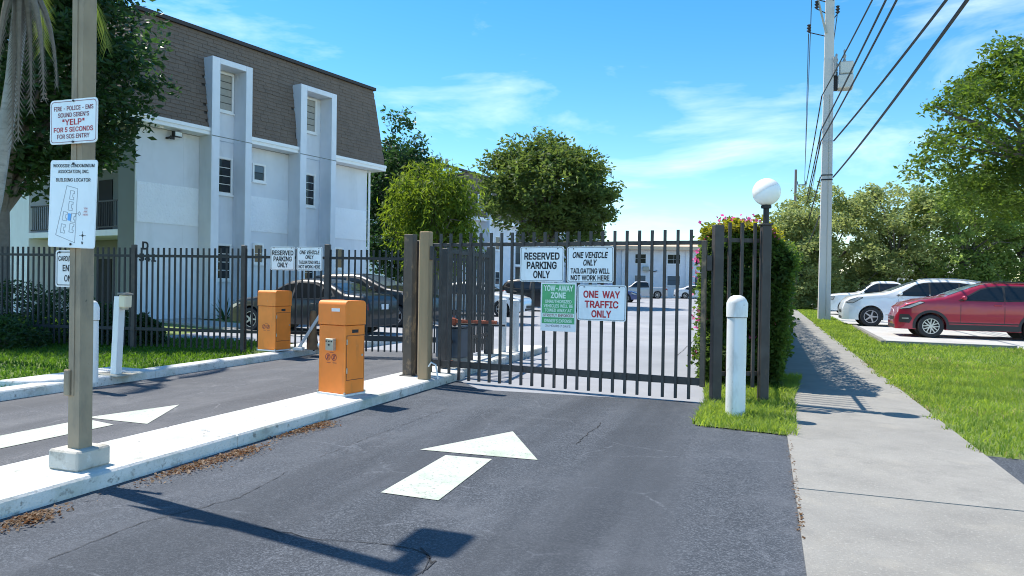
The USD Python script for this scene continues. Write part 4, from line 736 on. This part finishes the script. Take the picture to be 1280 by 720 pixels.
for k, (x, y, rx, h, lb) in enumerate([(-10.9, 15.9, 1.0, 1.25, 'dark shrub behind the fence at the far left edge'), (-9.6, 15.7, .95, 1.1, 'dark rounded shrub behind the fence left of the light post'), (-8.6, 15.6, .7, .8, 'low dark shrub behind the fence next to the light post'), (-7.75, 15.2, .45, .6, 'small dark shrub between the white pipe and the card reader post'), (-11.2, 14.2, .9, .75, 'low dark shrub on the lawn before the fence, far left'), (-9.9, 14.0, .8, .6, 'low dark shrub on the lawn before the fence, near the post')]): shrub(lb, (x, y, 0), rx, rx * .8, h, 2600, .09, 'leaf_dark', 110 + k)
def spiky(label, loc, h, seed):
    r = np.random.default_rng(seed); t = thing('spiky_plant', label, 'plant', loc, group='spiky plants by the white wall')
    for k in range(20):
        a = k * 2.4; el = r.uniform(.35, 1.35); L_ = h * r.uniform(.8, 1.15); d = np.array([math.cos(a) * math.cos(el), math.sin(a) * math.cos(el), math.sin(el)]); w = np.array([-math.sin(a), math.cos(a), 0]) * .03
        m_ = d * L_ * .55; tp = d * L_ - [0, 0, .15 * L_ * math.cos(el)]; obj('leaf', MB().add([-w * .7, w * .7, m_ + w, m_ - w, tp], [(0, 1, 2), (0, 2, 3), (3, 2, 4)]), 'leaf_dark', t)
for px, py, lb in ((208, 397, 'spiky dark plant by the white wall, leftmost of three'), (236, 397, 'spiky dark plant by the white wall, below the first frame'), (281, 400, 'spiky dark plant by the white wall, nearest the dark sedan')): spiky(lb, ground(px, py) * [1, 1, 0] + [0, 0, -.02], .85, px)
t = thing('step_edge', 'yellow painted step edge at the foot of the building end', 'step', (*ground(147, 396)[:2], 0), 3)
obj('tread', MB().box(-.65, .65, 0, .4, 0, .17, .01), 'concrete_pale', t); obj('painted_nosing', MB().box(-.65, .65, -.012, -.001, .02, .165), 'yellow', t)
# ------------------------------------------------------------ cars
PROF = {
 'suv': dict(L=4.48, W=1.86, top=[(-2.24, .72), (-2.20, 1.05), (-2.05, 1.35), (-1.85, 1.57), (-1.3, 1.635), (-.4, 1.65), (-.1, 1.625), (.35, 1.47), (.95, 1.225), (1.2, 1.18), (1.7, 1.10), (2.0, 1.0), (2.16, .86), (2.24, .62)], belt=1.12, axle=(1.33, -1.34), wr=.345,
     side=[[(.52, 1.15), (.04, 1.44), (-.18, 1.50), (-.5, 1.53), (-.5, 1.135)], [(-.56, 1.14), (-.56, 1.53), (-1.1, 1.525), (-1.46, 1.49), (-1.48, 1.17)], [(-1.54, 1.18), (-1.52, 1.475), (-1.82, 1.40), (-1.92, 1.26)]], ws=(.0, .86), rw=(-2.05, -1.88), head=[(2.12, .85), (1.62, 1.06), (1.52, 1.045), (1.90, .87)]),
 'big_suv': dict(L=4.95, W=1.95, top=[(-2.47, .8), (-2.44, 1.15), (-2.3, 1.5), (-2.15, 1.70), (-1.5, 1.785), (-.6, 1.80), (-.2, 1.765), (.35, 1.56), (.95, 1.29), (1.2, 1.25), (1.85, 1.18), (2.25, 1.07), (2.42, .9), (2.47, .62)], belt=1.18, axle=(1.50, -1.42), wr=.37,
     side=[[(.55, 1.21), (.0, 1.56), (-.2, 1.62), (-.42, 1.65), (-.42, 1.195)], [(-.48, 1.2), (-.48, 1.655), (-1.0, 1.67), (-1.38, 1.655), (-1.38, 1.22)], [(-1.44, 1.23), (-1.44, 1.65), (-1.9, 1.58), (-2.14, 1.42), (-2.12, 1.28)]], ws=(-.1, .88), rw=(-2.35, -2.17), head=[(2.36, .90), (1.92, 1.10), (1.80, 1.08), (2.12, .88)]),
 'sedan': dict(L=4.75, W=1.83, top=[(-2.37, .62), (-2.34, .92), (-2.2, 1.04), (-1.65, 1.09), (-1.15, 1.33), (-.7, 1.44), (-.1, 1.455), (.25, 1.40), (.7, 1.16), (1.05, .99), (1.3, .955), (1.9, .88), (2.22, .78), (2.34, .64), (2.37, .5)], belt=.93, axle=(1.42, -1.36), wr=.325,
     side=[[(.92, .96), (.33, 1.285), (.02, 1.345), (.02, .94)], [(-.04, .94), (-.04, 1.35), (-.55, 1.34), (-.86, 1.25), (-.92, .96)], [(-.97, .98), (-.92, 1.22), (-1.22, 1.13), (-1.32, 1.03)]], ws=(.38, 1.0), rw=(-1.55, -1.12), head=[(2.28, .66), (1.85, .80), (1.78, .76), (2.1, .62)]),
 'pickup': dict(L=5.6, W=1.95, top=[(-2.8, .72), (-2.79, 1.12), (-2.7, 1.16), (-1.0, 1.16), (-.93, 1.25), (-.80, 1.70), (-.5, 1.80), (.2, 1.81), (.5, 1.74), (.85, 1.45), (1.2, 1.20), (1.4, 1.17), (2.2, 1.12), (2.62, 1.04), (2.77, .85), (2.8, .6)], belt=1.13, axle=(1.78, -1.72), wr=.385,
     side=[[(1.05, 1.17), (.62, 1.52), (.35, 1.65), (.28, 1.66), (.28, 1.15)], [(.22, 1.15), (.22, 1.66), (-.62, 1.65), (-.74, 1.58), (-.82, 1.18)]], ws=(.58, 1.12), rw=(-.9, -.82), head=[(2.72, .86), (2.45, 1.0), (2.38, .97), (2.45, .8)]),
}
def wheel(t, loc, side, R, spokes=5, double=False, rimm='rim'):
    w = thing('wheel', parent=t, loc=loc); hw = .11
    def lat(prof, m, nm, n=28, sm=35):
        o = MB().lathe(prof, n); v = np.vstack(o.v); o2 = MB().add(np.column_stack([v[:, 0], v[:, 2] * 1.0, v[:, 1]]), np.vstack(o.f)[:, ::-1]); obj(nm, o2, m, w, sm)
    lat([(R * .66, -hw), (R * .93, -hw), (R, -hw * .7), (R, hw * .7), (R * .93, hw), (R * .66, hw), (R * .64, hw * .6), (R * .64, -hw * .6), (R * .66, -hw)], 'tyre', 'tyre')
    o = MB(); y = side * hw * .82
    a = np.arange(40) * 2 * np.pi / 40
    ring = Point(0, 0).buffer(R * .68, 10).difference(Point(0, 0).buffer(R * .60, 10)).union(Point(0, 0).buffer(R * .16, 6))
    for k in range(spokes):
        for off in ((-.06, .06) if double else (0,)):
            sp = Polygon([(R * (-.055 if double else -.085) + off * R * 1.2, R * .1), (R * (.055 if double else .085) + off * R * 1.2, R * .1), (R * (.035 if double else .055) + off * R * 2.4, R * .63), (R * (-.035 if double else -.055) + off * R * 2.4, R * .63)]); ring = ring.union(affinity.rotate(sp, k * 360 / spokes + 18, origin=(0, 0)))
    obj('rim', MB().upright(ring, y - .015, y + .015), rimm, w)
    obj('brake_disc', MB().upright(Point(0, 0).buffer(R * .62, 8), side * .02 - .01, side * .02 + .01), 'black_plastic', w)
def car(label, kind, paint, pos, heading, detail=1, group=None, cladding=False, glass='glass_dark', dark_roof=False, scale=1.0, tint=None, double=False):
    P = PROF[kind]; L, W, belt = P['L'], P['W'], P['belt']; hl, hw = L / 2, W / 2; zb = .24
    tx, tz = np.array(P['top']).T; xs = np.unique(np.concatenate([np.linspace(-hl, hl, 61), tx])); T = np.interp(xs, tx, tz)
    for _ in range(2): T[1:-1] = .25 * T[:-2] + .5 * T[1:-1] + .25 * T[2:]
    Tm = T.max()
    def wid(x): s_ = np.clip(np.abs(x) / hl, 0, 1); return hw * (1 - .20 * s_ ** 7 - .05 * s_ ** 3)
    def topf(x): return np.interp(x, xs, T)
    def hwf(x, z):
        lo = np.clip((z - zb) / (belt - zb), 0, 1); g_ = .95 + .05 * np.sin(np.pi * (lo * .75 + .12)); g_ = g_ - .30 * np.clip((z - belt) / (Tm - belt), 0, 1) ** 1.15 * (1 if kind != 'x' else 1); 
        g_ = g_ + .012 * np.exp(-((z - belt * .9) / .05) ** 2)
        t_ = topf(x); rad = np.clip((t_ - zb) * .3, .03, .09); e = np.clip((z - (t_ - rad)) / rad, 0, 1); return np.maximum(wid(x) * g_ - rad * (1 - np.sqrt(np.maximum(1 - e * e, 0))), .02)
    V, nsec = [], 0; NS = 16
    for x, t_ in zip(xs, T):
        rad = float(np.clip((t_ - zb) * .3, .03, .09)); zz = np.concatenate([np.linspace(zb, t_ - rad, NS - 6), t_ - rad + rad * np.sin(np.linspace(0, np.pi / 2, 7)[1:])]); yy = hwf(np.full(NS, x), zz)
        crown = .035 * (yy[-1] / hw); half = [(y, z) for y, z in zip(yy, zz)] + [(yy[-1] * .6, t_ + crown * .7), (0.0, t_ + crown)]
        ring = half + [(-y, z) for y, z in half[-2::-1]] + [(-yy[0] * .5, zb), (yy[0] * .5, zb)]; nsec = len(ring); V += [(x, y, z) for y, z in ring]
    V = np.array(V); n = len(xs); F = [(i * nsec + k, (i + 1) * nsec + k, (i + 1) * nsec + (k + 1) % nsec, i * nsec + (k + 1) % nsec) for i in range(n - 1) for k in range(nsec)]
    m = MB().add(V, F); c0, c1 = V[:nsec].mean(0), V[-nsec:].mean(0); vv = np.vstack([V, c0, c1]); cap = [(len(V), k, (k + 1) % nsec) for k in range(nsec)] + [(len(V) + 1, (n - 1) * nsec + (k + 1) % nsec, (n - 1) * nsec + k) for k in range(nsec)]
    tm = trimesh.Trimesh(vv, np.vstack([np.vstack(m.f), cap]), process=False); 
    if tm.volume < 0: tm.invert()
    man = manifold3d.Manifold(manifold3d.Mesh(tm.vertices.astype(np.float32), tm.faces.astype(np.uint32)))
    R = P['wr']; AR = R + .055
    for ax in P['axle']:
        for sd in (-1, 1):
            cy = manifold3d.Manifold.cylinder(.42, AR, AR, 36).rotate((90, 0, 0)).translate((ax, sd * (hw - .12) + .21, R)); man = man - cy
    t = thing('parked_car', label, 'pickup truck' if kind == 'pickup' else 'car', pos, heading, group or 'cars parked in the lot and by the sidewalk')
    bm_ = man.to_mesh(); body = trimesh.Trimesh(bm_.vert_properties[:, :3], bm_.tri_verts, process=False)
    obj('body', body, paint, t, 32)
    def panelside(poly, sd, off=.004, md=.16):
        g_ = poly if isinstance(poly, Polygon) else Polygon(poly); v, f = trimesh.creation.triangulate_polygon(g_, engine='earcut'); v3, f = trimesh.remesh.subdivide_to_size(np.column_stack([v, np.zeros(len(v))]), f, md, 12); y = hwf(v3[:, 0], v3[:, 1]) + off
        vv = np.column_stack([v3[:, 0], sd * y, v3[:, 1]]); a, b, c = vv[f[:, 0]], vv[f[:, 1]], vv[f[:, 2]]; nn = np.cross(b - a, c - a)[:, 1] * sd; f = np.where((nn < 0)[:, None], f[:, ::-1], f); return MB().add(vv, f)
    sides = (1, -1)
    for sd in sides:
        if detail: obj('window_trim', panelside(shapely.union_all([Polygon(w_).buffer(.035, join_style='mitre') for w_ in P['side']]).buffer(.03).buffer(-.03), sd, .003), 'black_plastic', t, True)
        if detail > 1:
            xr = np.linspace(P['side'][0][2][0] - .1, P['side'][-1][-2][0], 8); obj('roof_rail', MB().tube([(x_, sd * (hwf(np.array([x_]), np.array([topf(x_) - .03]))[0] - .03), topf(x_) + .035) for x_ in xr], .018, 6), 'steel_bright' if 'white' in paint else 'black_plastic', t)
            obj('side_moulding', panelside([(P['axle'][1] + R + .12, zb + .20), (P['axle'][0] - R - .12, zb + .20), (P['axle'][0] - R - .12, zb + .235), (P['axle'][1] + R + .12, zb + .235)], sd, .012, .2), 'steel_bright' if 'white' in paint else 'black_plastic', t)
        for w_ in P['side']:
            pl = Polygon(w_).buffer(-.03, join_style='mitre').buffer(.03); obj('window', panelside(pl, sd, .006), glass, t, True)
        obj('headlight_bezel', panelside(Polygon(P['head']).buffer(.022), sd, .004, .08), 'black_plastic', t)
        obj('headlight', panelside(P['head'], sd, .010, .08), 'headlight', t)
        if cladding:
            obj('fog_lamp_recess', panelside(Polygon([(hl - .10, .46), (hl - .12, .66), (hl - .33, .66), (hl - .40, .56), (hl - .34, .44)]).buffer(.02), sd, .005, .08), 'black_plastic', t); obj('fog_lamp', panelside([(hl - .16, .54), (hl - .16, .575), (hl - .33, .575), (hl - .33, .54)], sd, .010, .08), 'steel_bright', t)
        zt = belt - .06; obj('taillight', panelside([(-hl + .03, zt - .2), (-hl + .05, zt), (-hl + .42, zt - .02), (-hl + .30, zt - .13)], sd, .008, .1), 'taillight', t)
        for ax in P['axle']:
            if cladding:
                arc = Point(ax, R).buffer(AR + .075, 12).difference(Point(ax, R).buffer(AR + .001, 12)).intersection(sbox(-9, zb + .02, 9, 9)); obj('arch_trim', panelside(arc, sd, .006, .08), 'black_plastic', t)
            obj('wheel_housing', MB().tube([(ax, sd * (hw - .36), R), (ax, sd * (hw - .33), R)], AR - .004, 28), 'black_plastic', t)
            wheel(t, (ax, sd * (hw - .125), R), sd, R, 5 if not double else 6, double)
        if cladding: obj('sill_trim', panelside([(P['axle'][1] + AR + .05, zb + .01), (P['axle'][0] - AR - .05, zb + .01), (P['axle'][0] - AR - .05, zb + .17), (P['axle'][1] + AR + .05, zb + .17)], sd, .008, .2), 'black_plastic', t)
        if detail:
            mx = P['side'][0][0][0] - .02; mz = belt + .08
            e = trimesh.creation.icosphere(2, 1.0); e.apply_scale((.07, .10, .07)); e.apply_translation((mx, sd * (hw + .07), mz)); obj('mirror', e, paint, t, True)
            obj('mirror_stalk', MB().tube([(mx, sd * (hw - .08), mz - .05), (mx, sd * (hw + .05), mz - .03)], .025, 6), 'black_plastic', t)
            for x_ in (P['side'][1][0][0] + .03, P['side'][0][0][0] + .05, P['side'][1][-1][0] - .04): obj('door_gap', panelside([(x_ - .006, zb + .2), (x_ + .006, zb + .2), (x_ + .006, belt - .0), (x_ - .006, belt)], sd, .003, .2), 'ink_black', t)
            for x_ in (P['side'][1][0][0] + .10, P['side'][1][-1][0] + .06): obj('door_handle', MB().box(x_, x_ + .19, sd * (hwf(np.array([x_]), np.array([belt - .12]))[0] + .02) - .014, sd * (hwf(np.array([x_]), np.array([belt - .12]))[0] + .02) + .014, belt - .135, belt - .105, .006), paint, t)
    def glasstop(x0, x1, inset, nm):
        gx = np.linspace(x0, x1, 10); V_, n_ = [], 9
        for x in gx:
            yt = hwf(np.array([x]), np.array([topf(x)]))[0] * (1 - inset); rr_ = np.linspace(-1, 1, n_); zt_ = topf(x) + .035 * (yt / hw) * (1 - np.abs(rr_)) ** .8
            V_ += [(x, yt * k, z) for k, z in zip(rr_, zt_)]
        F_ = [(i * n_ + k, (i + 1) * n_ + k, (i + 1) * n_ + k + 1, i * n_ + k + 1) for i in range(9) for k in range(n_ - 1)]; V_ = np.array(V_)
        sl = np.array([topf(x0 - .0) - topf(x1), 0, x1 - x0]); sl = sl / np.linalg.norm(sl) * (1 if x1 > x0 else -1); V_ = V_ + np.array([sl[0], 0, abs(sl[2])]) * .010
        mm = trimesh.Trimesh(V_, np.vstack([np.array(F_)[:, [0, 1, 2]], np.array(F_)[:, [0, 2, 3]]]), process=False)
        if mm.face_normals[:, 2].mean() < 0: mm.invert()
        obj(nm, mm, tint or glass, t, True)
    glasstop(P['ws'][0], P['ws'][1], .02, 'windshield'); glasstop(P['rw'][0], P['rw'][1], .05, 'rear_window')
    fz = P['top'][-1][1]
    obj('grille', MB().box(hl - .02, hl + .008, -hw * .42, hw * .42, fz - .13, fz - .02, .006), 'black_plastic', t); obj('front_bumper_vent', MB().box(hl - .02, hl + .006, -hw * .6, hw * .6, zb + .02, zb + .12, .004), 'black_plastic', t)
    obj('number_plate', MB().box(-hl - .012, -hl + .02, -.16, .16, .68, .82, .004), 'plate', t); obj('rear_bumper', MB().box(-hl - .006, -hl + .05, -hw * .66, hw * .66, zb + .02, zb + .2, .01), 'black_plastic', t)
    return t
NOSE_L = 180 + STREET                      # parked square to the street with the nose to the sidewalk
def park(kind, wheel_px, nose_left=True, heading=None):
    """centre of a car whose near front wheel stands at the ground point"""
    P = PROF[kind]; h = math.radians(heading if heading is not None else NOSE_L); c = np.array(wheel_px[:2]); fwd = np.array([math.cos(h), math.sin(h)]); left = np.array([-fwd[1], fwd[0]])
    return (*(c - fwd * P['axle'][0] - left * (P['W'] / 2 - .12)), .004)
car('dark red crossover parked nose to the grass strip, nearest on the right', 'suv', 'paint_red', park('suv', (12.45, 21.4)), NOSE_L, 2, cladding=True, tint='glass_mid', double=True)
car('large white crossover parked just beyond the red one', 'big_suv', 'paint_white', park('big_suv', ground(1088, 408)), NOSE_L, 2, tint='glass_mid')
car('white pickup truck parked beyond the white crossover', 'pickup', 'paint_white', park('pickup', ground(1058, 394)), NOSE_L, 1)
car('small white sedan far off, right behind the utility pole', 'sedan', 'paint_white', park('sedan', ground(1052, 383)), NOSE_L, 0)
car('grey minivan far down the street between hedge and pole', 'big_suv', 'paint_grey', (*st(108, 1.5)[:2] + np.array([-2.2, 0]), 0), 178, 0)
car('black sedan with plate showing, parked behind the left fence', 'sedan', 'paint_black', (-5.55, 20.1, 0), 180 + STREET - 4, 1)
car('dark crossover backed in beyond the black sedan', 'suv', 'paint_black', (-4.55, 23.6, 0), STREET, 1, tint='glass_mid')
car('white sedan behind the median fence bars', 'sedan', 'paint_white', (-1.5, 31.4, 0), STREET, 1)
car('black crossover with dark wheels left of the green sign', 'suv', 'paint_black', (1.7, 37.2, 0), STREET, 1)
car('dark blue sedan beyond the one way sign', 'sedan', 'paint_blue', (8.0, 58.3, 0), STREET, 1)
car('silver pickup truck parked before the two storey building', 'pickup', 'paint_silver', (13.4, 75.5, 0), 176, 1)
car('white sedan parked beside the far building near the hedge', 'sedan', 'paint_white', (19.8, 77, 0), -6, 1)
# timber edge by the red car
e0, e1, e2 = ground(1105, 430)[:2], ground(1272, 437)[:2], ground(1068, 409)[:2]
tm_ = thing('timber_edge', 'weathered timber edging lying in the grass beside the red car', 'edging')
for a, b in ((e0, e1), (e0, e2)):
    d = (b - a) / np.linalg.norm(b - a); nn_ = np.array([-d[1], d[0]]) * .07; n_ = int(np.linalg.norm(b - a) / 2.4)
    for k in range(n_):
        p, q = a + (b - a) * k / n_ + d * .02, a + (b - a) * (k + 1) / n_ - d * .02; obj('timber', MB().hexa([(*(p - nn_), -.02), (*(q - nn_), -.02), (*(q + nn_), -.02), (*(p + nn_), -.02), (*(p - nn_ * .9), .09), (*(q - nn_ * .9), .09), (*(q + nn_ * .9), .09), (*(p + nn_ * .9), .09)]), 'timber', tm_)

# ------------------------------------------------------------ utility poles and wires
P0 = np.array([13.8, 31.8]); P2 = np.array([30.9, 79.0]); PN = np.array([.3, -16.3])
t = thing('utility_pole', 'tall pale concrete utility pole with grey transformer beside the sidewalk', 'utility pole', (*P0, 0), STREET)
obj('shaft', MB().hexa([(-.25, -.25, -.1), (.25, -.25, -.1), (.25, .25, -.1), (-.25, .25, -.1), (-.17, -.17, 15.2), (.17, -.17, 15.2), (.17, .17, 15.2), (-.17, .17, 15.2)]), 'pole_concrete', t)
obj('crossarm', MB().tube([(-.15, -.2, 12.6), (-.62, -.25, 14.6)], .05, 6), 'steel_grey', t)
for k, (x, z) in enumerate(((-.75, 14.4), (-.55, 13.9), (-.85, 12.9), (.12, 14.3), (.3, 13.6))):
    i_ = obj('insulator', MB().lathe([(.001, z - .25), (.03, z - .22), (.10, z - .15), (.04, z - .1), (.10, z - .02), (.04, z + .03), (.09, z + .1), (.001, z + .15)], 10, (x, -.25, 0)), 'ink_black', t); obj('bracket', MB().tube([(x, -.25, z - .22), (math.copysign(.12, x), -.05, z - .4)], .022, 6), 'metal_black', i_)
tr = obj('transformer', MB().box(.36, .98, -.32, .32, 10.12, 10.72, .04), 'transformer', t, label='grey transformer tank'); obj('transformer_top', MB().box(.42, .98, -.25, .25, 10.76, 11.3, .04), 'transformer', tr)
for k, z in ((.3, 11.9), (.62, 12.05)): obj('bushing', MB().lathe([(.001, z - 1.0), (.07, z - .95), (.04, z - .8), (.08, z - .7), (.04, z - .6), (.08, z - .5), (.04, z - .4), (.05, z - .25), (.001, z - .2)], 10, (k, -.1, 0)), 'porcelain', tr)
obj('mount', MB().box(.18, .36, -.12, .12, 10.1, 10.9), 'metal_black', tr); obj('fuse_cutout', MB().tube([(.22, -.25, 10.7), (.22, -.3, 11.5)], .07, 8), 'porcelain', t)
obj('ground_wire', MB().tube([(.05, -.255, .2), (.04, -.2, 9.9)], .012, 5), 'steel_grey', t)
obj('strap', MB().box(-.235, .235, -.235, .235, 6.15, 6.2), 'metal_black', t); obj('strap', MB().box(-.235, .235, -.235, .235, 6.35, 6.4), 'metal_black', t)
def far_pole(label, loc, H, arms, m='pole_wood', r=.2):
    t = thing('utility_pole', label, 'utility pole', (*loc, 0), STREET)
    obj('shaft', MB().tube([(0, 0, 0), (0, 0, H)], [r, r * .65], 10), m, t)
    for z, a, b in arms:
        obj('crossarm', MB().box(a, b, -.06, .06, z - .06, z + .06), 'metal_black', t)
        for x in (a, b): obj('insulator', MB().tube([(x, 0, z + .06), (x, 0, z + .4)], .05, 6), 'metal_black', t)
far_pole('distant wooden utility pole with crossarms between lamp and concrete pole', P2, 14.3, [(12.6, .2, 1.0), (11.0, .2, 1.0), (9.4, -1.4, 1.5)])
far_pole('shorter second pole standing right beside the distant utility pole', P2 + [.45, .6], 9.6, [])
far_pole('faraway utility pole seen left of the distant wooden one', (47.0, 128), 14.0, [(12.0, -1.5, 1.5)], r=.22)
def wirepts(a, b, sag, n=40):
    u = np.linspace(0, 1, n)[:, None]; p = np.array(a) * (1 - u) + np.array(b) * u; p[:, 2] -= 4 * sag * (u * (1 - u))[:, 0]; return p
def wire(label, a, b, sag, r=.018): tag(obj('power_line', MB().tube(wirepts(a, b, sag), r, 5), 'wire'), label, 'power line', 'overhead power lines')
# spans from the near pole towards (and over) the camera: end x solved so that the span leaves the pole at its real height
def q0(dx, z): p = P0 + SN * dx; return (*p, z)
def q2(dx, z): p = P2 + SN * dx; return (*p, z)
wire('thick black cable low on the concrete pole, running right overhead', q0(.26, 6.3), (-1.55, -14, 6.8), .5, .034)
wire('thick black cable running right overhead, second lowest on the pole', q0(.26, 7.9), (.36, -14, 8.4), .5, .036)
wire('black overhead wire passing the transformer, right one of the three upper spans', q0(-.26, 7.9), (-1.05, -14, 9.5), .5, .028)
wire('black overhead wire passing the transformer, middle of the three upper spans', q0(-.26, 8.4), (-1.09, -14, 10.0), .5, .028)
wire('black overhead wire passing the transformer, left one of the three upper spans', q0(-.26, 9.9), (-.14, -14, 10.8), .5, .025)
for k, (dx, z, dx2, z2, lb) in enumerate([(-.75, 14.2, .9, 13.0, 'thin wire from the topmost insulator to the distant pole'), (-.85, 12.7, .9, 11.4, 'thin wire from the left lowest insulator to the distant pole'), (.3, 13.4, 1.4, 9.8, 'thin wire right of the pole top to the distant crossarm'), (-.26, 9.9, .3, 8.6, 'black wire from pole middle to the distant pole, upper one'), (-.26, 8.4, .3, 7.6, 'black wire from pole middle to the distant pole, second one'), (-.26, 7.9, .3, 7.2, 'black wire from pole middle to the distant pole, third one'), (-.26, 6.3, .3, 5.6, 'low black wire from pole to the distant pole'), (-.26, 4.6, .3, 4.4, 'lowest slack wire from pole to the distant pole')]): wire(lb, q0(dx, z), q2(dx2, z2), .5, .02 if k < 3 else .03)
t = thing('street_light', 'flat street light head on an arm from the distant pole', 'street light', (*(P2 + [-.1, -6]), 8.0), STREET)
obj('arm', MB().tube([(.2, 6.0, 1.2), (.2, 3.0, 1.4), (.3, .2, .9)], .05, 6), 'metal_black', t); obj('head', MB().box(-.5, .9, -.25, .25, .8, .95, .05), 'steel_grey', t)
t = thing('yellow_sign', 'yellow roadside sign board glimpsed left of the utility pole', 'sign', (*st(98, 3.2)[:2], 0), STREET)
obj('board', MB().box(-1.2, 1.2, -.1, .1, 3.3, 4.9, .03), 'yellow', t); obj('post', MB().box(-.9, -.75, -.06, .06, 0, 3.3), 'metal_brown', t); obj('post', MB().box(.75, .9, -.06, .06, 0, 3.3), 'metal_brown', t)
